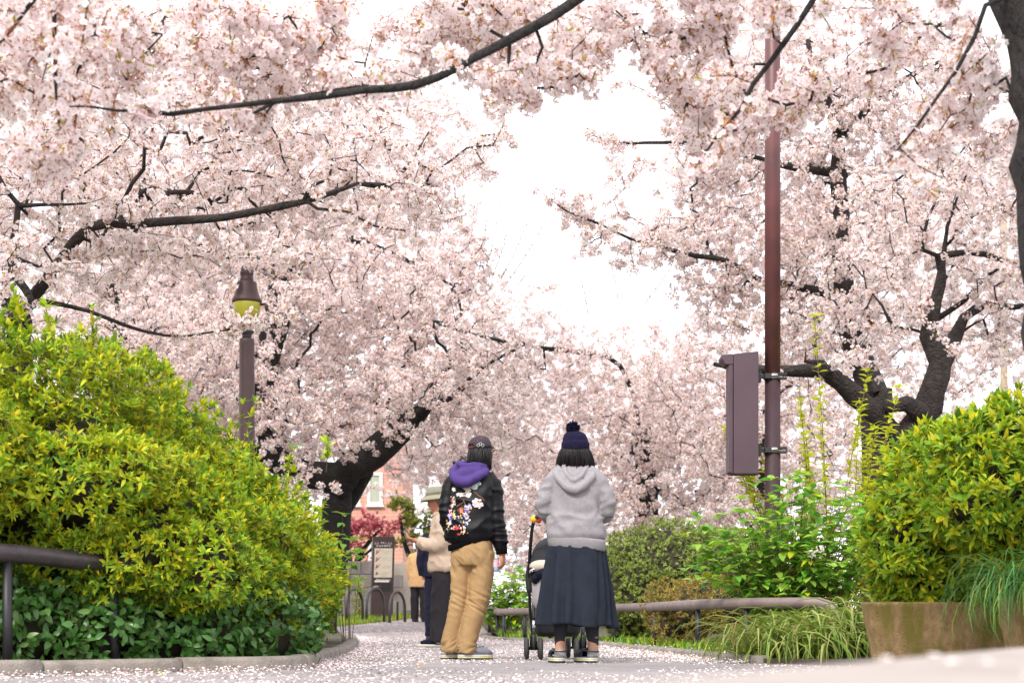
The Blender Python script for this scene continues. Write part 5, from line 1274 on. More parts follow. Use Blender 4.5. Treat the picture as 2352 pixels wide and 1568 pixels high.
def head_parts(c, yaw, pitch=0.0, s=1.0):
    """skull, jaw, nose, lips, ears, neck; the face looks along +Y turned by yaw (right is negative)"""
    R = rotm(0, 0, yaw) @ rotm(pitch, 0, 0); T = lambda p: np.array(c) + R @ (np.array(p, float)*s)
    P = [ellipsoid(c, (.073*s, .092*s, .105*s), 22, R), ellipsoid(T((0, .030, -.058)), (.052*s, .058*s, .062*s), 18, R), ellipsoid(T((0, .07, -.095)), (.026*s, .024*s, .022*s), 12, R)]
    P.append(limbt([T((0, .088, .012)), T((0, .104, -.018)), T((0, .098, -.036))], [.007*s, .013*s, .010*s], .008, 10))
    P.append(ellipsoid(T((0, .086, -.062)), (.022*s, .010*s, .006*s), 12, R)); P.append(ellipsoid(T((0, .084, -.074)), (.019*s, .010*s, .006*s), 12, R))
    P.append(ellipsoid(T((0, .078, .030)), (.052*s, .016*s, .010*s), 14, R))
    for sg in (-1, 1):
        P.append(ellipsoid(T((sg*.074, -.005, -.012)), (.009*s, .020*s, .032*s), 12, R @ rotm(0, 0, sg*.35)))
        P.append(ellipsoid(T((sg*.038, .066, -.028)), (.022*s, .018*s, .020*s), 12, R))
    return P, T, R
def eyes(root, T, R):
    for sg in (-1, 1):
        MB().add(*ellipsoid(T((sg*.031, .079, .006)), (.011, .011, .008), 12)).build('eye', M['eye'], root)

M['skin'] = mat('skin', (0.58, 0.32, 0.22), 0.55, col2=(0.50, 0.25, 0.17), scale=30, bump=.08, bscale=200)
M['skin_red'] = mat('skin_ruddy', (0.52, 0.23, 0.15), 0.55, col2=(0.45, 0.19, 0.12), scale=30, bump=.1, bscale=200)
M['eye'] = mat('eye', (0.02, 0.015, 0.012), 0.2)
M['hair'] = mat('hair', (0.009, 0.007, 0.009), 0.42, spec=.3)
M['hair_grey'] = mat('hair_greying', (0.10, 0.095, 0.09), 0.5)
def fabric(name, col, rough=.85, var=.15, scale=18, weave=400, bump=.12, sheen=.0, col2=None, spec=.3):
    return mat(name, col, rough, var=var if col2 is None else 0, scale=scale, bump=bump, bscale=weave, sheen=sheen, col2=col2, spec=spec)
M['satin'] = fabric('black_satin', (0.0035, 0.0035, 0.0055), .5, bump=.03, sheen=0, spec=.22)
M['rib'] = fabric('black_rib', (0.0035, 0.0035, 0.005), .95, spec=.1)
M['purple'] = fabric('purple_jersey', (0.066, 0.036, 0.175), .85, bump=.15)
M['khaki'] = fabric('khaki_twill', (0.39, 0.25, 0.12), .8, col2=(0.34, 0.215, 0.10), scale=9, bump=.1)
M['cap_black'] = fabric('cap_charcoal', (0.045, 0.034, 0.044), .85, scale=12)
M['cap_tan'] = fabric('cap_tan', (0.36, 0.30, 0.24), .85)
M['maroon'] = fabric('maroon_strap', (0.14, 0.02, 0.04), .8)
M['clog_grey'] = mat('clog_grey', (0.16, 0.165, 0.20), .55)
M['clog_navy'] = mat('clog_navy', (0.035, 0.042, 0.065), .55)
M['sole_white'] = mat('sole_white', (0.66, 0.64, 0.56), .6, var=.15, scale=30)
M['sole_lime'] = mat('sole_lime', (0.46, 0.48, 0.06), .6)
M['rubber'] = mat('rubber', (0.022, 0.022, 0.024), .65, var=.3, scale=30)
M['hoodie'] = fabric('grey_fleece', (0.275, 0.262, 0.278), .95, col2=(0.24, 0.23, 0.245), scale=60, bump=.15, weave=260)
M['skirt'] = fabric('slate_linen', (0.018, 0.022, 0.036), .9, col2=(0.012, 0.017, 0.026), scale=14, bump=.18, weave=300, spec=.2)
M['legging'] = fabric('legging', (0.032, 0.035, 0.043), .85, spec=.2)
M['sock'] = fabric('sock', (0.50, 0.48, 0.47), .9)
M['knit'] = mat('navy_knit', (0.014, 0.012, 0.042), .95, var=.5, scale=90, bump=.6, bscale=120, spec=.15)
M['beige'] = fabric('beige_nylon', (0.56, 0.43, 0.33), .7, var=.08)
M['charcoal'] = fabric('charcoal_cloth', (0.028, 0.024, 0.030), .9, spec=.2)
M['navy'] = fabric('navy_cloth', (0.010, 0.011, 0.026), .9, spec=.2)
M['tan_coat'] = fabric('tan_coat', (0.60, 0.37, 0.18), .8)
M['sage'] = fabric('sage_hat', (0.36, 0.35, 0.26), .9)
M['sage_dark'] = fabric('sage_band', (0.20, 0.20, 0.14), .9)
M['white_cloth'] = fabric('white_cloth', (0.70, 0.68, 0.66), .9)

def clog(root, heel, ang, L, upper, name='clog', letters=False, w=None, open_heel=True):
    """rubber clog: sole with stripes, rounded toe cap, heel strap; heel point, pointing angle"""
    w = w or L*.36; e = empty_part(name, root)
    def fp(t):
        # half width along the sole
        return w*.5*(0.72 + .32*math.sin(math.pi*min(1, max(0, (t-.05)*.95))**.9) ) * (min(1, (t+.012)/.10)**.5 if t < .10 else 1) * (min(1, (1.012-t)/.16)**.55 if t > .84 else 1)
    ca, sa = math.cos(ang), math.sin(ang)
    def TF(a, b, z): return (heel[0]+a*L*ca - b*sa, heel[1]+a*L*sa + b*ca, z)
    ts = np.linspace(0, 1, 26)
    outl = [(t, fp(t)) for t in ts] + [(t, -fp(t)) for t in ts[::-1]]
    def slab(z0, z1, g, m, nm):
        n = len(outl); v = [TF(t, b*g, z0) for t, b in outl] + [TF(t, b*g, z1) for t, b in outl]
        f = [tuple(range(n))[::-1], tuple(range(n, 2*n))] + [(k, (k+1) % n, n+(k+1) % n, n+k) for k in range(n)]
        return MB().add(v, f).build(nm, m, e, False)
    slab(0.002, .013, 1.0, M['rubber'], 'outsole'); slab(.013, .036, 1.06, M['sole_white'], 'midsole'); slab(.022, .0265, 1.075, M['sole_lime'], 'stripe'); slab(.036, .044, 1.02, upper, 'rim')
    # toe cap
    v = []; f = []; K = 11; ts2 = np.linspace(.40, 1.0, 12)
    for t in ts2:
        hh = .052*math.sin(min(1.0, (1.04-t)/.45)*math.pi/2)**.8 + .006; b = fp(t)*1.0
        for k in range(K):
            a = math.pi*k/(K-1); v.append(TF(t, -b*math.cos(a), .040 + hh*math.sin(a)**.75))
    for i in range(len(ts2)-1):
        for k in range(K-1): f.append((i*K+k, (i+1)*K+k, (i+1)*K+k+1, i*K+k+1))
    up = MB().add(v, f).build('toe_cap', upper, e); sd = up.modifiers.new('t', 'SOLIDIFY'); sd.thickness = .005
    pts = [TF(.50, -fp(.5)*1.06, .062), TF(.30, -fp(.3)*1.08, .085), TF(.06, -fp(.1)*.9, .080), TF(-.03, 0, .078), TF(.06, fp(.1)*.9, .080), TF(.30, fp(.3)*1.08, .085), TF(.50, fp(.5)*1.06, .062)]
    c = smooth_line(pts, .015); MB().add(*tube(c, .0065, 6)).build('heel_strap', upper, e)
    for q in ((.62, -.45), (.62, .45), (.74, -.25), (.74, .25), (.70, 0), (.84, 0)):
        t, b = q; hh = .052*math.sin(min(1.0, (1.04-t)/.45)*math.pi/2)**.8+.006; MB().add(*ellipsoid(TF(t, b*fp(t), .040+hh*math.sqrt(max(.05, 1-b*b))**.75+.004), (.006, .006, .003), 8)).build('vent_hole', M['rubber'], e)
    if letters:
        cu = bpy.data.curves.new('crocs', 'FONT'); cu.body = 'crocs'; cu.size = .036; cu.extrude = .0012; cu.align_x = 'CENTER'; cu.space_character = 1.15
        to = bpy.data.objects.new('tmp', cu); COL.objects.link(to); dg = bpy.context.evaluated_depsgraph_get(); me = bpy.data.meshes.new_from_object(to.evaluated_get(dg)); bpy.data.objects.remove(to)
        me.materials.clear(); me.materials.append(M['sole_lime'])
        p = TF(.76, -fp(.76)*1.10-.001, .012); lo = obj('lettering', me, e); lo.location = p; lo.rotation_euler = (math.radians(90), 0, ang)
    return e
def empty_part(name, parent):
    o = bpy.data.objects.new(name, None); COL.objects.link(o); o.parent = parent; o.empty_display_size = .05; return o
def strands(root, name, starts, ends, bulge, m, n, rng, r=.0035, seg=6):
    """hair: many thin tapering locks from starts to ends"""
    mb = MB()
    for i in range(n):
        t = rng.random(); a = starts(t, rng); b = ends(t, rng); mid = (a+b)/2 + bulge(t, rng)
        c = smooth_line([a, mid, b], np.linalg.norm(b-a)/seg); k = len(c); rr = r*rng.uniform(.6, 1.3)
        mb.add(*tube(c, np.concatenate([np.full(k-2, rr), [rr*.7, rr*.15]]), 4, False))
    return mb.build(name, m, root)

# ------------------------------------------------------------------ person in black embroidered jacket and cap
def cap_person():
    Y = 11.94; s = 3675/Y; gx = (1090-1176)/s
    root = empty('person', (gx, Y, 0.006)); tag(root, 'person seen from behind in black embroidered jacket, khaki trousers and dark cap', 'person')
    X = lambda px: (px-1090)/s
    Z = lambda py: (1516-py)/s
    rng = random.Random(5)
    # body: one skin, clothed below the neck
    hc = np.array((X(1104), .02, Z(1036)))
    hp, T, R = head_parts(hc, math.radians(-48), 0.08, .98)
    parts = hp + [limbt([(X(1098), .0, Z(1105)), (X(1100), .005, Z(1075)), hc], [.060, .055, .055])]
    parts += [rings([(.86, X(1085), .0, .13, .09), (1.1, X(1083), 0, .12, .09), (1.3, X(1086), 0, .13, .08), (1.38, X(1093), 0, .07, .06)])]
    for sh, el, wr in (((-.13, 0, 1.30), (-.195, -.01, 1.09), (-.16, .16, .98)), ((.12, 0, 1.31), (.162, -.01, 1.06), (.200, .0, .80))): parts.append(limbt([sh, el, wr], [.042, .032, .025]))
    for hp_, kn, an in (((-.09, .0, .84), (-.12, .03, .44), (-.185, .05, .09)), ((.05, 0, .84), (.026, .0, .44), (-.055, -.02, .09))): parts.append(limbt([hp_, kn, an], [.075, .05, .035]))
    parts += hand((.205, -.005, .785), (.10, -.02, -1), (-.85, .30, 0), (0, .9, 0), .85)
    parts += hand((-.15, .19, .96), (.3, 1, -.2), (1, -.3, 0), (0, .2, 1), .6)
    obj('body', fuse('body', parts, .0065, M['skin_red'], 3), root)
    eyes(root, T, R)
    # jacket
    yaw = math.radians(-14)
    tor = rings([(.865, -.037, .0, .158, .118), (.90, -.037, .0, .190, .142), (.97, -.037, -.004, .196, .150), (1.08, -.030, -.006, .178, .136), (1.20, -.020, -.006, .172, .128), (1.29, -.012, -.004, .172, .112), (1.345, -.004, 0, .150, .095), (1.385, .010, .004, .110, .080), (1.41, .022, .01, .075, .065)], 30, yaw)
    arms = [limbt([(-.10, .0, 1.34), (-.168, .0, 1.30), (-.198, -.015, 1.18), (-.205, -.03, 1.07), (-.19, .05, 1.0), (-.165, .15, .975)], [.07, .066, .060, .062, .058, .05]),
            limbt([(.09, .0, 1.345), (.138, .0, 1.30), (.158, -.012, 1.18), (.165, -.02, 1.06), (.180, -.012, .95), (.195, -.005, .865), (.198, -.004, .825)], [.07, .066, .060, .060, .060, .060, .042])]
    def jd(co, no):
        d = folds(.012, (5, 5, 8), 3.0, .003)(co, no)
        arm = (np.abs(co[:, 0]+.02) > .15)
        d2 = folds(.011, (4, 4, 17), 11.0, .002)(co, no); d[arm] = d2[arm]
        return d
    jk = obj('jacket', fuse('jacket', [tor] + arms, .0085, M['satin'], 5, .5, jd), root)
    band = rings([(.835, -.040, 0, .150, .112), (.84, -.040, 0, .156, .116), (.875, -.038, 0, .160, .120), (.882, -.038, 0, .150, .110)], 40, yaw)
    v = np.array(band[0]); v[:, 2] += .055*np.clip((v[:, 0]+.04)/.16, -1, 1)*0.15 - .02*np.clip(-(v[:, 0]+.04)/.16, 0, 1) + .035*np.exp(-((v[:, 0]-.03)/.09)**2)
    v[:, 0] += 0; a_ = np.arctan2(v[:, 1], v[:, 0]+.04); v[:, :2] += np.stack([np.cos(a_), np.sin(a_)], 1)*(.003*np.sin(a_*60))[:, None]
    MB().add(v, band[1]).build('hem_band', M['rib'], jk)
    MB().add(*limbt([(.196, -.004, .845), (.200, -.004, .81), (.203, -.004, .785)], [.044, .046, .042], .01)).build('cuff', M['rib'], jk)
    # purple hood lying on the back
    def hz(zx, zy): return ((1080+zx/4.752)/1.0884, (1070+zy/4.752)/1.0884)
    def hp3(zx, zy, y): px, py = hz(zx, zy); return np.array((X(px), y, Z(py)))
    hparts = [limbt([hp3(665, 520, -.06), hp3(560, 600, -.125), hp3(420, 670, -.150), hp3(310, 650, -.135), hp3(250, 570, -.09), hp3(290, 470, -.03)], [.026, .034, .040, .038, .032, .028], .02, 14),
              limbt([hp3(650, 470, -.03), hp3(560, 470, -.085), hp3(430, 470, -.105), hp3(330, 450, -.075), hp3(320, 410, .0)], [.020, .022, .024, .024, .022], .02, 12),
              ellipsoid(hp3(440, 565, -.10), (.105, .046, .058), 20, rotm(0, -.25, 0)), ellipsoid(hp3(470, 510, -.080), (.095, .05, .045), 18), ellipsoid(hp3(500, 470, -.055), (.085, .05, .032), 18), ellipsoid(hp3(350, 590, -.10), (.05, .045, .05), 18), limbt([hp3(290, 480, .0), hp3(420, 420, .06), hp3(600, 430, .06), hp3(660, 490, -.01)], [.035, .03, .03, .035], .02, 12)]
    obj('hood', fuse('hood', hparts, .007, M['purple'], 5, .5, folds(.006, (9, 9, 9), 4, .0015)), root)
    # trousers
    W0 = .90
    hip = rings([(.70, -.02, 0, .135, .105), (.76, -.015, 0, .150, .122), (.83, -.010, 0, .150, .122), (.90, -.015, 0, .140, .110), (.93, -.018, 0, .135, .105)], 28, yaw)
    lg = [limbt([(-.088, .02, .80), (-.100, .02, .68), (-.112, .02, .55), (-.118, .01, .43), (-.150, .03, .28), (-.182, .045, .13), (-.186, .05, .055)], [.088, .080, .073, .068, .066, .066, .068]),
          limbt([(.052, -.005, .80), (.056, -.01, .68), (.045, -.015, .55), (.028, -.02, .43), (-.015, -.02, .28), (-.052, -.02, .13), (-.058, -.02, .045)], [.105, .096, .086, .079, .074, .070, .070])]
    def td(co, no):
        d = np.zeros(len(co))
        for i, p in enumerate(co):
            z = p[2]; k1 = math.exp(-((z-.42)/.10)**2); k2 = math.exp(-((z-.09)/.06)**2); k3 = math.exp(-((z-.72)/.12)**2)
            g1 = nz3((p[0]*.5, p[1]*.5, z + .55*p[0]), (9, 9, 34), 2); g2 = nz3((p[0], p[1], z - .5*p[0]), (10, 10, 26), 9); g3 = nz3((p[0]+.7*z, p[1], z*.45-p[0]*.3), (20, 8, 14), 4)
            d[i] = .011*k1*((1-abs(g1)*2.4)-.4) + .013*k2*((1-abs(g2)*2.4)-.4) + .010*k3*((1-abs(g3)*2.2)-.5) + .009*(1-k1)*nz3((p[0]+.25*z, p[1], z), (13, 13, 3.2), 5) + .0015*nz3(p, (30, 30, 30), 1)
        return no*d[:, None]
    obj('trousers', fuse('trousers', [hip] + lg, .0085, M['khaki'], 4, .5, td), root)
    # clogs point right and a little away
    clog(root, (X(1052), -.035), math.radians(14), .265, M['clog_grey'], letters=True)
    clog(root, (X(1012), .055), math.radians(20), .265, M['clog_grey'])
    # hair under the cap
    def st(t, r): a = math.radians(150 + 230*t); return hc + R @ np.array((.074*math.cos(a), .088*math.sin(a), .02+r.uniform(-.01, .02)))
    def en(t, r): a = math.radians(150 + 230*t); return hc + R @ np.array((.080*math.cos(a)+r.gauss(0, .008), .085*math.sin(a)+r.gauss(0, .008)-.01, -.150+r.uniform(-.03, .03)+.05*abs(t-.5)))
    strands(root, 'hair', st, en, lambda t, r: np.array((r.gauss(0, .008), -.012, -.0)), M['hair'], 420, rng, .005)
    # cap
    v = []; f = []; n = 32
    cc = hc + np.array((0, 0, .028))
    for i in range(11):
        th = math.pi/2*(1-i/10)
        for k in range(n):
            a = 2*math.pi*k/n; v.append(cc + R @ np.array((.088*math.sin(th)**.8*math.cos(a), .104*math.sin(th)**.8*math.sin(a), .090*math.cos(th)-.008)))
    for i in range(10):
        for k in range(n): f.append((i*n+k, i*n+(k+1) % n, (i+1)*n+(k+1) % n, (i+1)*n+k))
    # front panels are tan, the rear ones charcoal, leaving the arched opening at the back
    fm = []; keep = []
    for q in f:
        c_ = R.T @ (np.mean([v[j] for j in q], 0) - cc)
        if c_[1] < -.070 and abs(c_[0]) < .034 and c_[2] < .018: continue
        keep.append(q); fm.append(1 if c_[1] > .035 else 0)
    cp = MB().add(np.array(v), keep, fm).build('cap', [M['cap_black'], M['cap_tan']], root); sdm = cp.modifiers.new('t', 'SOLIDIFY'); sdm.thickness = .004
    bv = []; bf = []
    for i in range(7):
        for k in range(13):
            a = math.radians(25 + 130*k/12); rr = i/6*.075*math.sin(math.radians(180*k/12*.9+9))**.6
            bv.append(cc + R @ np.array(((.087+rr*.35)*math.cos(a), .100*math.sin(a)+rr, -.004-.10*rr-.10*abs(math.cos(a))*.25)))
    for i in range(6):
        for k in range(12): bf.append((i*13+k, i*13+k+1, (i+1)*13+k+1, (i+1)*13+k))
    bo = MB().add(bv, bf).build('brim', M['cap_tan'], cp); sdm = bo.modifiers.new('t', 'SOLIDIFY'); sdm.thickness = .005
    c = [cc + R @ np.array((.030*math.sin(q), -.096, -.004)) for q in np.linspace(-1.3, 1.3, 9)]; MB().add(*tube(c, .009, 6)).build('strap', M['maroon'], cp)
    MB().add(*ellipsoid(cc+R @ np.array((0, 0, .084)), (.007, .007, .004), 8)).build('button', M['cap_black'], cp)
    # flower outline and writing stitched on the cap's rear right
    tree = BVHTree.FromPolygons([tuple(q) for q in v], keep)
    def onto(tr, p, lift=.003):
        h = tr.ray_cast(Vector((p[0], -2, p[1])), Vector((0, 1, 0)))
        return None if h[0] is None else np.array(h[0]) + np.array((0, -lift, 0))
    def capz(zx, zy): px, py = hz(zx, zy); return X(px), Z(py)
    mk = MB()
    for k in range(5):
        a0 = math.radians(90+72*k); ctr = np.array((578 + 26*math.cos(a0), 235 - 26*math.sin(a0)))
        lp = [onto(tree, capz(ctr[0]+17*math.cos(q), ctr[1]+17*math.sin(q)), .005) for q in np.linspace(0, 6.283, 12)]
        if all(q is not None for q in lp): mk.add(*tube(np.array(lp), .0014, 4, False))
    for k in range(2):
        lp = [onto(tree, capz(565+k*14+56*t, 285+k*6-44*t), .005) for t in np.linspace(0, 1, 6)]
        if all(q is not None for q in lp): mk.add(*tube(np.array(lp), .0016, 4, False))
    if mk.n: mk.build('stitched_flower', M['white_cloth'], cp)
    mk = MB()
    for zx, zy in ((460, 150), (545, 172), (590, 140)):
        q = onto(tree, capz(zx, zy), .003)
        if q is not None: mk.add(*ellipsoid(q, (.004, .002, .004), 6))
    if mk.n: mk.build('red_stitch', M['sign_red'], cp)
    # glasses temple and lens
    g = MB(); g.add(*tube([T((.076, .0, .012)), T((.074, .085, .010))], .0022, 5)); g.add(*tube([T((.066+.0*q, .092, .004)) + R @ np.array((-.03+.026*math.cos(q), 0, .018*math.sin(q))) for q in np.linspace(0, 6.283, 14)], .0025, 5)); g.add(*tube([T((.074, .085, .010)), T((.064, .092, .010))], .0025, 5))
    g.build('glasses', M['clamp'], root)
    # embroidery on the back: small stitched patches that follow the cloth
    me = jk.data; bm_ = bmesh.new(); bm_.from_mesh(me); jt = BVHTree.FromBMesh(bm_); bm_.free()
    cols = {'white': (.78, .66, .64), 'mint': (.55, .74, .66), 'brown': (.30, .12, .05), 'blue': (.08, .09, .52), 'sky': (.30, .36, .70), 'red': (.60, .03, .05), 'orange': (.75, .32, .10), 'gold': (.62, .42, .12), 'lilac': (.55, .48, .62), 'cream': (.78, .68, .52), 'green': (.25, .36, .10)}
    em = {k: (MB(), mat('thread_' + k, c, .55, sheen=.2)) for k, c in cols.items()}
    def patch(col, zx, zy, rx, ry, rot=0.0, n=5, jag=.3):
        pts = []
        for k in range(n):
            a = 2*math.pi*k/n + rot; rr = rng.uniform(1-jag, 1)
            q = onto(jt, capz(zx+rx*rr*math.cos(a), zy+ry*rr*math.sin(a)), .0035)
            if q is None: return
            pts.append(q)
        em[col][0].add(pts, [tuple(range(n))])
    def blossom(col, zx, zy, r):
        for k in range(5):
            a = 1.2566*k + rng.random(); patch(col, zx+r*.6*math.cos(a), zy+r*.6*math.sin(a), r*.5, r*.5, a, 6, .35)
    for (cx, cy, rad, col, n) in ((520, 700, 72, 'mint', 16), (405, 755, 55, 'white', 11), (345, 815, 42, 'white', 6), (440, 820, 40, 'white', 6), (545, 925, 72, 'white', 14), (255, 745, 20, 'white', 2)):
        for k in range(n):
            a = rng.uniform(0, 6.28); d = rad*math.sqrt(rng.random())*.85; blossom(col if rng.random() < .9 else 'cream', cx+d*math.cos(a), cy+d*math.sin(a)*.8, rng.uniform(16, 25))
    for pl, w in (([(490, 770), (530, 800), (560, 830), (600, 855), (625, 885)], 5), ([(300, 948), (340, 925), (385, 900)], 6), ([(380, 880), (395, 915)], 8)):
        for (a, b) in zip(pl[:-1], pl[1:]):
            for t in np.linspace(0, 1, 7): patch('brown', a[0]+(b[0]-a[0])*t, a[1]+(b[1]-a[1])*t, w, w, 0, 4, .2)
    def scatterp(x0, x1, y0, y1, n, pal, r0, r1):
        for k in range(int(n*1.3)): a_ = rng.uniform(0, 6.28); patch(rng.choice(pal), rng.gauss((x0+x1)/2, (x1-x0)*.32), rng.gauss((y0+y1)/2, (y1-y0)*.32), rng.uniform(r0, r1)*rng.choice([.5, .8, 1.2]), rng.uniform(r0, r1)*rng.choice([.6, 1.0, 1.5]), a_, rng.choice([4, 5, 6, 7]), .55)
    scatterp(225, 280, 850, 960, 26, ['orange', 'cream', 'gold', 'red', 'lilac'], 8, 18)
    scatterp(195, 240, 980, 1100, 22, ['lilac', 'white', 'lilac', 'blue', 'red'], 10, 22)
    scatterp(245, 285, 1000, 1110, 18, ['gold', 'cream', 'green', 'orange', 'white'], 8, 16)
    scatterp(180, 235, 1110, 1190, 16, ['orange', 'gold', 'cream', 'lilac'], 8, 18)
    scatterp(315, 365, 970, 1035, 14, ['red', 'red', 'orange', 'gold'], 10, 20)
    scatterp(395, 470, 925, 1010, 28, ['blue', 'sky', 'white', 'gold', 'sky', 'blue'], 9, 18)
    scatterp(370, 450, 1010, 1100, 26, ['blue', 'sky', 'orange', 'white', 'lilac', 'green'], 9, 18)
    scatterp(375, 455, 1100, 1165, 18, ['blue', 'sky', 'white', 'gold'], 8, 16)
    scatterp(225, 345, 1180, 1225, 20, ['red', 'red', 'white', 'red'], 9, 18)
    scatterp(355, 400, 1200, 1225, 5, ['white'], 10, 16); scatterp(355, 420, 1245, 1290, 8, ['orange', 'cream', 'gold'], 10, 18); scatterp(305, 340, 1265, 1285, 4, ['red'], 8, 14)
    scatterp(300, 345, 1070, 1100, 4, ['white'], 6, 10); scatterp(170, 220, 1200, 1235, 5, ['white', 'cream'], 6, 12)
    for k, (mb, m) in em.items():
        if mb.n: o = mb.build('embroidery', m, jk, False); o['kind'] = 'stuff'
    # bottle in the hanging hand
    b = empty('drink_bottle', (gx+.155, Y-.01, .66)); tag(b, 'small drink bottle with pink and blue label in the hanging hand', 'bottle')
    MB().add(*lathe([(.022, 0), (.026, .006), (.026, .03), (.024, .035)], 16)).build('base', M['sky_plastic'], b); MB().add(*lathe([(.0262, .032), (.0265, .034), (.0265, .085), (.0255, .088)], 16)).build('label', M['pink_label'], b)
    MB().add(*lathe([(.0255, .088), (.024, .11), (.012, .128), (.012, .14), (.0135, .141), (.0135, .155), (.012, .157)], 16)).build('neck', M['white_cloth'], b)
M['sky_plastic'] = mat('sky_plastic', (0.25, 0.42, 0.66), .25); M['pink_label'] = mat('pink_label', (0.70, 0.18, 0.36), .4, col2=(.75, .72, .75), scale=60)
cap_person()

# ------------------------------------------------------------------ person in grey hoodie and dark skirt
def skirt_person():
    Y = 11.0; s = 3675/Y; gx = (1322-1176)/s
    root = empty('person', (gx, Y, 0.006)); tag(root, 'person seen from behind in grey hoodie, long dark skirt and navy bobble hat', 'person')
    X = lambda px: (px-1322)/s
    Z = lambda py: (1523-py)/s
    rng = random.Random(8)
    hc = np.array((X(1322), .02, Z(1035)))
    hp, T, R = head_parts(hc, 0.0, -.1, .95)
    parts = hp + [limbt([(X(1322), .0, Z(1100)), (X(1322), .0, Z(1075)), hc], [.062, .052, .052])]
    parts += [rings([(.78, 0, 0, .15, .10), (.95, 0, 0, .13, .09), (1.15, 0, 0, .14, .09), (1.28, 0, 0, .13, .08), (1.33, 0, 0, .07, .06)])]
    for sg in (-1, 1):
        parts.append(limbt([(sg*.14, 0, 1.25), (sg*.205, .0, 1.07), (sg*.20, .04, 1.03), (sg*.13, .22, 1.02)], [.045, .034, .032, .027])); parts += hand((sg*.12, .25, 1.02), (-sg*.3, 1, 0), (0, 0, -1), (-sg, 0, 0), .9)
    for x, an in ((-.095, -.106), (.105, .122)): parts.append(limbt([(x, 0, .80), (x*1.05, .01, .42), (an, .0, .10), (an, .0, .04)], [.08, .055, .036, .036]))
    obj('body', fuse('body', parts, .0065, M['skin'], 3), root); eyes(root, T, R)
    # hoodie: body, bent sleeves
    tor = rings([(.845, .006, 0, .198, .135), (.88, .004, -.004, .206, .146), (.95, .0, -.004, .196, .140), (1.05, -.002, 0, .176, .126), (1.15, 0, 0, .172, .120), (1.23, .0, .0, .168, .112), (1.29, 0, .004, .140, .095), (1.335, 0, .008, .095, .075), (1.355, 0, .01, .07, .06)], 30)
    arms = []
    for sg in (-1, 1):
        arms.append(limbt([(sg*.08, .0, 1.30), (sg*.150, .0, 1.255), (sg*.196, -.005, 1.17), (sg*.218, -.01, 1.09), (sg*.212, .025, 1.035), (sg*.18, .12, 1.02), (sg*.145, .22, 1.02)], [.065, .066, .062, .060, .058, .052, .042]))
    def hd(co, no):
        d = np.zeros(len(co))
        for i, p in enumerate(co):
            arm = abs(p[0]) > .168 and p[2] > 1.0
            if arm: d[i] = .010*((1-abs(nz3(p, (7, 7, 15), 2))*2.2)-.5) + .004*math.sin(p[2]*55 + abs(p[0])*40)*math.exp(-((p[2]-1.06)/.06)**2)
            else:
                k = math.exp(-((p[2]-.985)/.05)**2); g = nz3((p[0]*.7, p[1], p[2]-.35*abs(p[0])), (9, 9, 16), 6); d[i] = .014*k*((1-abs(g)*2.4)-.4) + .012*((1-abs(nz3((p[0]+.3*p[2], p[1], p[2]), (11, 11, 3.5), 8))*2.2)-.5)*(1 if p[2] < 1.2 else .45)*min(1, max(0, (p[2]-.86)/.06)) + .0015*nz3(p, (30, 30, 30))
        return no*d[:, None]
    jk = obj('hoodie', fuse('hoodie', [tor] + arms, .0085, M['hoodie'], 5, .5, hd), root)
    band = rings([(.780, .008, 0, .190, .130), (.786, .008, 0, .197, .136), (.84, .006, 0, .200, .138), (.858, .005, 0, .199, .137), (.862, .005, 0, .185, .12)], 44)
    v = np.array(band[0]); v[:, 2] -= .018*(v[:, 0]/.2); MB().add(v, band[1]).build('hem_band', M['hoodie'], jk)
    def H(zx, zy, y): return np.array((X((1300+zx/4.481)/1.0884), y, Z((1050+zy/4.481)/1.0884)))
    hparts = [limbt([H(385, 590, -.02), H(440, 690, -.085), H(520, 775, -.125), H(600, 805, -.138), H(690, 770, -.128), H(780, 680, -.090), H(830, 585, -.02)], [.024, .028, .030, .032, .030, .028, .024], .015, 14),
              limbt([H(490, 520, -.02), H(520, 620, -.090), H(570, 690, -.120), H(620, 695, -.122), H(680, 640, -.105), H(750, 525, -.02)], [.018, .017, .017, .017, .017, .018], .015, 12),
              ellipsoid(H(605, 720, -.098), (.072, .034, .042), 18), limbt([H(430, 560, .0), H(470, 520, .05), H(600, 505, .075), H(740, 520, .05), H(790, 560, .0)], [.03, .028, .028, .028, .03], .02, 12),
              limbt([H(450, 600, -.03), H(520, 690, -.09)], [.026, .026]), limbt([H(770, 600, -.03), H(700, 690, -.09)], [.026, .026])]
    obj('hood', fuse('hood', hparts, .0065, M['hoodie'], 4, .5, folds(.005, (11, 11, 7), 3, .001)), root)
    # skirt: gathered waist, soft pleats widening to the hem
    v = []; f = []; n = 220; rows = 34
    ph = [rng.uniform(0, 6.28) for _ in range(6)]
    for i in range(rows+1):
        t = i/rows; z = .80 - t*.545
        for k in range(n):
            a = 2*math.pi*k/n; w = .196 + .066*t**.9; dd = .135 + .08*t**.9
            pl = math.sin(a*11 + ph[0] + 1.6*math.sin(a*3+ph[1]) + .5*math.sin(t*3+a*2)) * (.45+.3*math.sin(a*4+ph[4])) + .4*nz3((math.cos(a)*2.2, math.sin(a)*2.2, t*1.1), (2.2, 2.2, 1), 5)*2
            pl = math.copysign(abs(pl)**.7, pl); am = .010 + .022*t**.7
            x = w*math.cos(a)*(1+0) ; y = dd*math.sin(a); q = 1 + am*pl/ .2
            cr = .006*nz3((x*3+z, y*3, z), (10, 10, 7), 3)*1.0 + .0025*nz3((x, y, z), (50, 50, 30), 1)
            zz = z + .010*math.sin(a*5+ph[3])*t + (.012*math.cos(a)*-1)*t
            v.append((x*(q+cr*4) - .006*t, y*(q+cr*4), zz))
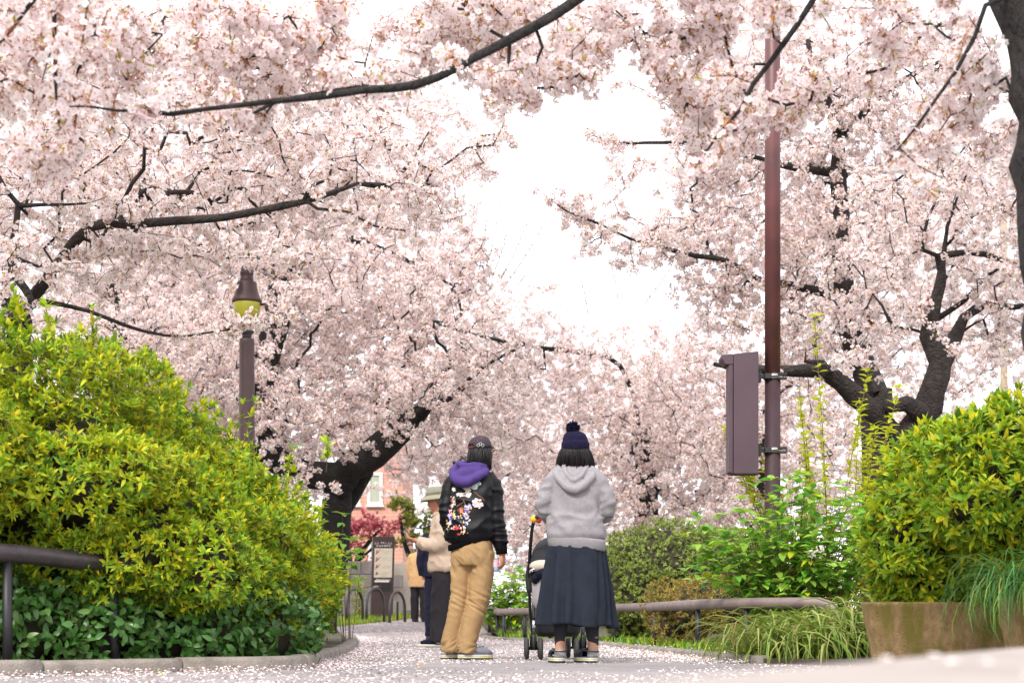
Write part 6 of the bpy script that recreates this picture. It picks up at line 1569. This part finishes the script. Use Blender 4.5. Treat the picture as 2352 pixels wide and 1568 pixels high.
    for i in range(rows):
        for k in range(n): f.append((i*n+k, (i+1)*n+k, (i+1)*n+(k+1) % n, i*n+(k+1) % n))
    f.append(tuple(range(n)))
    so = MB().add(v, f).build('skirt', M['skirt'], root); sdm = so.modifiers.new('t', 'SOLIDIFY'); sdm.thickness = .003
    for x, an in ((-.100, -.106), (.108, .122)):
        o = obj('legging', fuse('legging', [limbt([(x*.96, .005, .50), (x, .008, .36), (x*1.02, .006, .26), (an, .0, .14), (an, .0, .112)], [.062, .060, .053, .037, .036])], .007, M['legging'], 3, .5, folds(.003, (8, 8, 12), an)), root)
        MB().add(*limbt([(an, .0, .088), (an, .002, .06), (an, .02, .035)], [.0385, .041, .045], .01)).build('sock', M['sock'], root)
    clog(root, (X(1288)-.004, -.055), math.radians(100), .25, M['clog_navy'], w=.098)
    clog(root, (X(1366), -.050), math.radians(118), .25, M['clog_navy'], w=.098)
    def st(t, r): a = math.radians(165 + 210*t); return hc + R @ np.array((.080*math.cos(a), .082*math.sin(a), .02+r.uniform(-.01, .01)))
    def en(t, r): a = math.radians(165 + 210*t); return hc + np.array((.112*math.cos(a)+r.gauss(0, .008), .085*math.sin(a)+.01+r.gauss(0, .006), -.115+r.gauss(0, .012)))
    strands(root, 'hair', st, en, lambda t, r: np.array((.010*math.cos(math.radians(165+210*t)), -.012, .012)), M['hair'], 520, rng, .0052)
    # bobble hat
    v = []; f = []; n = 48; prof = [(.0935, -.004), (.097, .004), (.0975, .035), (.095, .050), (.090, .052), (.088, .066), (.084, .083), (.075, .102), (.060, .116), (.035, .126), (.004, .129)]
    for r_, z in prof:
        for k in range(n):
            a = 2*math.pi*k/n; w = 1 + .018*math.sin(a*24); v.append(hc + np.array((r_*w*math.cos(a) - .008*max(0, z-.05)/.1, r_*w*1.04*math.sin(a), z+.004)))
    for i in range(len(prof)-1):
        for k in range(n): f.append((i*n+k, i*n+(k+1) % n, (i+1)*n+(k+1) % n, (i+1)*n+k))
    ht = MB().add(np.array(v), f).build('bobble_hat', M['knit'], root)
    pm = MB(); pc = hc + np.array((X(1316)-hc[0], -.01, .150))
    pm.add(*ellipsoid(pc, (.034, .034, .032), 14))
    for i in range(420):
        d = Vector([rng.gauss(0, 1) for _ in range(3)]).normalized(); a = np.array(d); L_ = rng.uniform(.042, .054)
        pm.add(*tube([pc+a*.028, pc+a*L_+np.array([rng.gauss(0, .003) for _ in range(3)])], [.0035, .002], 4, False))
    pm.build('pompom', M['knit'], ht)
skirt_person()

# ------------------------------------------------------------------ stroller
M['frame_black'] = mat('frame_black', (0.007, 0.007, 0.008), .45); M['tyre'] = mat('tyre_grey', (0.045, 0.045, 0.047), .75, var=.2, scale=40); M['canopy'] = fabric('canopy_black', (0.020, 0.020, 0.025), .85)
M['seat_lilac'] = fabric('seat_lilac', (0.42, 0.39, 0.42), .9); M['cream_pad'] = fabric('cream_pad', (0.52, 0.47, 0.40), .9); M['silver_tube'] = mat('silver_tube', (0.62, 0.62, 0.65), .3, metal=.6)
M['strap_yellow'] = mat('strap_yellow', (0.80, 0.42, 0.02), .5); M['strap_red'] = mat('strap_red', (0.65, 0.03, 0.02), .5)
def stroller():
    ox, oy = .345, 11.85; root = empty('stroller', (ox, oy, .006)); tag(root, 'black baby stroller with twin wheels in front of the skirted person', 'stroller')
    P = lambda *a: np.array(a, float)
    rim_me = MB().add(*lathe([(.012, -.013), (.05, -.008), (.056, -.006), (.056, .006), (.05, .008), (.012, .013)], 20)).mesh('rim', M['frame_black'])
    ty = []; 
    for k in range(25):
        a = 2*math.pi*k/24; ty.append((.066*math.cos(a), .066*math.sin(a), 0))
    tm = MB().add(*tube(ty, .0155, 10, False)).mesh('tyre', M['tyre'])
    for sg in (-1, 1):
        for yy in (0.0, .58):
            for dx in (-.052, .052):
                w = empty_part('wheel', root); w.location = (sg*.183 + dx + (.0 if yy == 0 else -sg*.02 - .02), yy, .082); w.rotation_euler = (0, math.pi/2, .06*sg)
                obj('tyre', tm, w); obj('rim', rim_me, w)
            x = sg*.183 + (0 if yy == 0 else -sg*.02-.02)
            m = MB(); m.add(*tube([P(x-.06, yy, .082), P(x+.06, yy, .082)], .010, 8)); m.add(*limbt([P(x, yy, .075), P(x, yy, .13), P(x, yy+.0, .19)], [.024, .026, .016], .02, 10)); m.build('wheel_fork', M['frame_black'], root)
        x = sg*.183
        MB().add(*tube([P(x, .0, .18), P(x, .01, .235)], .0125, 10)).build('leg_sleeve', M['rubber'], root)
        MB().add(*tube([P(x, .01, .235), P(x*1.0, .018, .29)], .0135, 10)).build('leg_cuff', M['silver_tube'], root)
        MB().add(*limbt([P(x, .018, .29), P(x*1.02, .06, .45), P(x*1.08, .12, .62)], [.011, .011, .011])).build('rear_leg', M['frame_black'], root)
        MB().add(*limbt([P(x-.03*0-sg*.02-.02, .58, .17), P(x*1.12, .42, .36), P(x*1.18, .20, .60), P(x*1.16, .05, .78), P(x*1.08, -.12, .96), P(x*1.0, -.18, 1.02)], [.011, .012, .013, .013, .012, .012])).build('side_tube', M['frame_black'], root)
        MB().add(*limbt([P(x*1.17, .20, .50), P(x*1.2, .20, .60), P(x*1.18, .18, .70)], [.020, .026, .020])).build('joint', M['rubber'], root)
        # handle: black grip with a yellow and a red wrap on the left one
        MB().add(*limbt([P(x*1.0, -.18, 1.02), P(x*.85, -.21, 1.045), P(x*.55, -.22, 1.05)], [.018, .019, .018])).build('handle', M['rubber'], root)
    for a, b, m in ((-.185, -.170, 'strap_yellow'), (-.150, -.135, 'strap_red')):
        MB().add(*tube([P(a-.012, -.185, 1.015), P(b-.005, -.198, 1.04)], .025, 12)).build('handle_wrap', M[m], root)
    # canopy: ribbed hood shell
    v = []; f = []; K = 15; Q = 12
    for i in range(Q):
        t = i/(Q-1); a = math.radians(8 + 118*t)
        for k in range(K):
            b = math.pi*k/(K-1); rr = .30*(1 + .02*math.sin(t*math.pi*6)); x = -.215*math.cos(b)*(1-.05*t); v.append((x, .18 - math.cos(a)*rr*.9, .64 + math.sin(a)*rr*math.sin(b)**.55*.95))
    for i in range(Q-1):
        for k in range(K-1): f.append((i*K+k, i*K+k+1, (i+1)*K+k+1, (i+1)*K+k))
    c = MB().add(v, f).build('canopy', M['canopy'], root); sd = c.modifiers.new('t', 'SOLIDIFY'); sd.thickness = .006
    MB().add(*tube(np.array(v[:K]) + P(0, -.004, 0), .006, 6)).build('canopy_piping', M['silver_tube'], c)
    # seat: padded shell, cream liner, navy bundle, basket
    obj('seat', fuse('seat', [limbt([P(0, -.02, .66), P(0, .06, .48), P(0, .16, .34), P(0, .42, .34)], [.11, .11, .10, .09]), limbt([P(-.13, -.02, .66), P(-.13, .08, .42), P(-.12, .40, .36)], [.06, .07, .06]), limbt([P(.13, -.02, .66), P(.13, .08, .42), P(.12, .40, .36)], [.06, .07, .06])], .01, M['seat_lilac'], 4), root)
    obj('seat_pad', fuse('seat_pad', [ellipsoid(P(-.12, -.05, .69), (.10, .07, .05)), ellipsoid(P(.08, -.05, .69), (.12, .07, .05))], .008, M['cream_pad'], 3), root)
    obj('blanket', fuse('blanket', [ellipsoid(P(-.10, -.08, .64), (.07, .06, .05)), ellipsoid(P(-.17, -.04, .61), (.04, .05, .05))], .008, M['navy'], 3, .5, folds(.006, (16, 16, 16))), root)
    obj('basket', fuse('basket', [rings([(.17, 0, .28, .15, .20), (.20, 0, .28, .17, .24), (.30, 0, .28, .185, .27), (.31, 0, .28, .18, .265)])], .01, M['canopy'], 2), root)
stroller()

# ------------------------------------------------------------------ person in sage hat with phone, facing left
def hat_person():
    Y = 17.0; s = 3675/Y; gx = (1003-1176)/s
    root = empty('person', (gx, Y, gz(Y)+.006)); tag(root, 'person in sage bucket hat and beige jacket looking down at a phone', 'person')
    X = lambda px: (px-1003)/s
    Z = lambda py: (1486-py)/s
    rng = random.Random(4)
    hc = np.array((X(1003), .0, 1.555)); hp, T, R = head_parts(hc, math.radians(88), -.32, 1.0)
    parts = hp + [limbt([(.05, 0, 1.34), (.035, 0, 1.42), hc], [.065, .058, .055])]
    parts += [rings([(.82, .06, 0, .11, .14), (1.1, .055, 0, .11, .14), (1.3, .05, 0, .10, .15), (1.38, .05, 0, .06, .07)])]
    parts += [limbt([(.05, -.16, 1.32), (.065, -.17, 1.08), (-.20, -.10, 1.12)], [.045, .038, .027]), limbt([(.05, .16, 1.32), (.065, .18, 1.08), (-.20, .06, 1.12)], [.045, .038, .027])]
    parts += hand((-.225, -.09, 1.125), (-1, .05, .28), (0, .2, 1), (0, 1, .2), .75) + hand((-.215, .05, 1.115), (-1, -.05, .2), (0, -.2, 1), (0, -1, .2), .8)
    for y in (-.09, .09): parts.append(limbt([(.06, y, .85), (.04, y, .45), (.02, y, .08), (-.10, y, .04)], [.08, .055, .038, .03]))
    obj('body', fuse('body', parts, .007, M['skin_red'], 3), root); eyes(root, T, R)
    tor = rings([(.79, .07, 0, .150, .185), (.82, .07, 0, .165, .20), (.92, .065, 0, .160, .20), (1.02, .06, 0, .140, .185), (1.10, .055, 0, .135, .18), (1.22, .055, 0, .130, .185), (1.32, .055, 0, .115, .18), (1.38, .05, 0, .085, .12), (1.43, .04, 0, .07, .075)], 30)
    arms = [limbt([(.055, -.10, 1.36), (.065, -.175, 1.31), (.075, -.20, 1.18), (.055, -.205, 1.08), (-.02, -.18, 1.065), (-.12, -.14, 1.085), (-.19, -.105, 1.105)], [.07, .075, .078, .078, .072, .068, .058]),
            limbt([(.055, .10, 1.36), (.065, .175, 1.31), (.075, .20, 1.18), (.055, .20, 1.08), (-.06, .13, 1.075), (-.18, .07, 1.10)], [.07, .075, .078, .075, .068, .055])]
    jk = obj('jacket', fuse('jacket', [tor] + arms, .0095, M['beige'], 5, .5, folds(.014, (6, 6, 9), 6, .003)), root)
    MB().add(*limbt([(.03, -.085, 1.40), (-.03, -.02, 1.39), (.03, .085, 1.40), (.12, .0, 1.41), (.03, -.085, 1.40)], [.022]*5, .02, 10)).build('collar', M['beige'], jk)
    lg = [limbt([(.065, y*.9, .90), (.055, y, .70), (.04, y, .45), (.03, y, .25), (.015, y, .05)], [.085, .10, .098, .096, .096]) for y in (-.085, .085)]
    obj('trousers', fuse('trousers', lg + [rings([(.72, .06, 0, .11, .15), (.86, .065, 0, .11, .15)])], .0095, M['charcoal'], 4, .5, folds(.010, (7, 7, 4), 2, .002)), root)
    for y in (-.09, .09):
        e = empty_part('sneaker', root); hx = .085
        MB().add(*limbt([(hx, y, .045), (.02, y, .05), (-.08, y, .045), (-.165, y, .034)], [.040, .046, .042, .026], .015)).build('upper', M['navy'], e)
        v, f = box(-.20, hx+.045, y-.045, y+.045, .0, .028); obj('sole', bevel_mesh(MB().add(v, f).mesh('sole', M['sole_white'], False), .010), e)
        yo = y - .0455                                  # swoosh on the outer side
        sw = [(.055, .072), (.02, .052), (-.03, .046), (-.075, .058), (-.03, .037), (.03, .036), (.065, .052)]
        pl = [(hx-.05+a*.9, yo-.003 + .006*abs(a)*10*.3, b) for a, b in sw]; MB().add(pl, [tuple(range(len(pl)))]).build('swoosh', M['white_cloth'], e)
    # bucket hat
    v = []; f = []; n = 36; prof = [(.165, -.035), (.166, -.030), (.135, -.005), (.104, .018), (.100, .030), (.096, .075), (.088, .100), (.06, .112), (.004, .115)]
    RH = R @ rotm(.22, 0, 0)
    for r_, z in prof:
        for k in range(n): a = 2*math.pi*k/n; v.append(hc + RH @ np.array((r_*math.cos(a)*.92, r_*math.sin(a)*1.05, z+.035)))
    for i in range(len(prof)-1):
        for k in range(n): f.append((i*n+k, i*n+(k+1) % n, (i+1)*n+(k+1) % n, (i+1)*n+k))
    ht = MB().add(np.array(v), f).build('bucket_hat', M['sage'], root); sd = ht.modifiers.new('t', 'SOLIDIFY'); sd.thickness = .004
    bv = []
    for r_, z in ((.1055, .018), (.1015, .044)):
        for k in range(n): a = 2*math.pi*k/n; bv.append(hc + RH @ np.array((r_*math.cos(a)*.93, r_*math.sin(a)*1.055, z+.035)))
    MB().add(np.array(bv), [(k, (k+1) % n, n+(k+1) % n, n+k) for k in range(n)]).build('hat_band', M['sage_dark'], ht)
    def st(t, r): a = math.radians(185 + 170*t); return hc + R @ np.array((.076*math.cos(a), .090*math.sin(a), .03))
    def en(t, r): a = math.radians(185 + 170*t); return hc + R @ np.array((.076*math.cos(a)+r.gauss(0, .004), .085*math.sin(a)+r.gauss(0, .004), -.05+r.gauss(0, .012)))
    strands(root, 'hair', st, en, lambda t, r: np.array((.0, 0, 0)), M['hair_grey'], 200, rng, .005)
    ph = empty('phone', (gx+X(932), Y-.05, gz(Y)+Z(1228))); tag(ph, 'dark smartphone held out by the person in the sage hat', 'phone')
    me = bevel_mesh(MB().add(*box(-.005, .005, -.037, .037, -.075, .075)).mesh('case', M['clamp'], False), .003); o = obj('case', me, ph)
    sc = MB().add(*box(.0052, .0060, -.034, .034, -.070, .070)).build('screen', M['glass'], ph, False)
    ph.rotation_euler = (0, math.radians(-48), 0)
hat_person()

# ------------------------------------------------------------------ two more people further along the path
def simple_person(label, gx, Y, h, yaw, coat, pants, hairm, coat_len, shoes, seed, arm='down'):
    k = h/1.68; root = empty('person', (gx, Y, gz(Y)+.006), yaw); tag(root, label, 'person'); rng = random.Random(seed)
    hc = np.array((0, .01, 1.56*k)); hp, T, R = head_parts(hc, 0, -.15, k)
    parts = hp + [limbt([(0, 0, 1.34*k), hc], [.06, .055]), rings([(.8*k, 0, 0, .14, .10), (1.1*k, 0, 0, .13, .1), (1.32*k, 0, 0, .14, .08), (1.38*k, 0, 0, .07, .06)])]
    for sg in (-1, 1):
        parts.append(limbt([(sg*.14, 0, 1.30*k), (sg*.20, 0, 1.05*k), (sg*.18, .05, .82*k)], [.045, .038, .027])); parts += hand((sg*.18, .055, .80*k), (0, .15, -1), (-sg, 0, 0), (0, 1, 0), .7)
        parts.append(limbt([(sg*.09, 0, .82*k), (sg*.10, 0, .44*k), (sg*.10, 0, .06)], [.075, .05, .035]))
    obj('body', fuse('body', parts, .009, M['skin'], 3), root); eyes(root, T, R)
    b = coat_len*k
    obj('coat', fuse('coat', [rings([(b, 0, 0, .20, .155), (b+.1, 0, 0, .205, .155), (1.05*k, 0, 0, .185, .14), (1.22*k, 0, 0, .185, .13), (1.33*k, 0, 0, .15, .10), (1.40*k, 0, 0, .075, .07)])] +
                            [limbt([(sg*.10, 0, 1.34*k), (sg*.175, 0, 1.29*k), (sg*.225, 0, 1.06*k), (sg*.205, .04, .84*k)], [.065, .068, .06, .05]) for sg in (-1, 1)], .011, coat, 4, .5, folds(.010, (6, 6, 5), seed, .002)), root)
    obj('trousers', fuse('trousers', [limbt([(sg*.085, 0, .90*k), (sg*.095, 0, .45*k), (sg*.10, 0, .06)], [.10, .085, .075]) for sg in (-1, 1)], .010, pants, 3, .5, folds(.008, (7, 7, 6), seed+1, .002)), root)
    for sg in (-1, 1): obj('shoe', fuse('shoe', [limbt([(sg*.10, -.05, .04), (sg*.10, .05, .045), (sg*.11, .17, .03)], [.042, .044, .028])], .009, shoes, 2), root)
    def st(t, r): a = math.radians(160+220*t); return hc + np.array((.07*math.cos(a), .085*math.sin(a), .05+r.uniform(0, .05)))*k
    def en(t, r): a = math.radians(160+220*t); return hc + np.array((.080*math.cos(a), .092*math.sin(a), -.075+r.gauss(0, .01)))*k
    hr = strands(root, 'hair', st, en, lambda t, r: np.array((.0, -.015, .03)), hairm, 160, rng, .007)
    MB().add(*ellipsoid(hc+np.array((0, -.012, .03)), (.080, .094, .085), 20)).build('hair_crown', hairm, hr)
    return root
s_ = 3675/31.0
simple_person('person in tan coat and dark trousers far along the path', (963-1176)/s_, 31.0, 1.62, math.radians(-20), M['tan_coat'], M['charcoal'], M['hair_grey'], .70, M['rubber'], 15)
s_ = 3675/20.0
simple_person('person in navy jacket mostly hidden behind the sage-hatted person', (1008-1176)/s_, 20.0, 1.62, math.radians(15), M['navy'], M['navy'], M['hair'], .82, M['rubber'], 16)
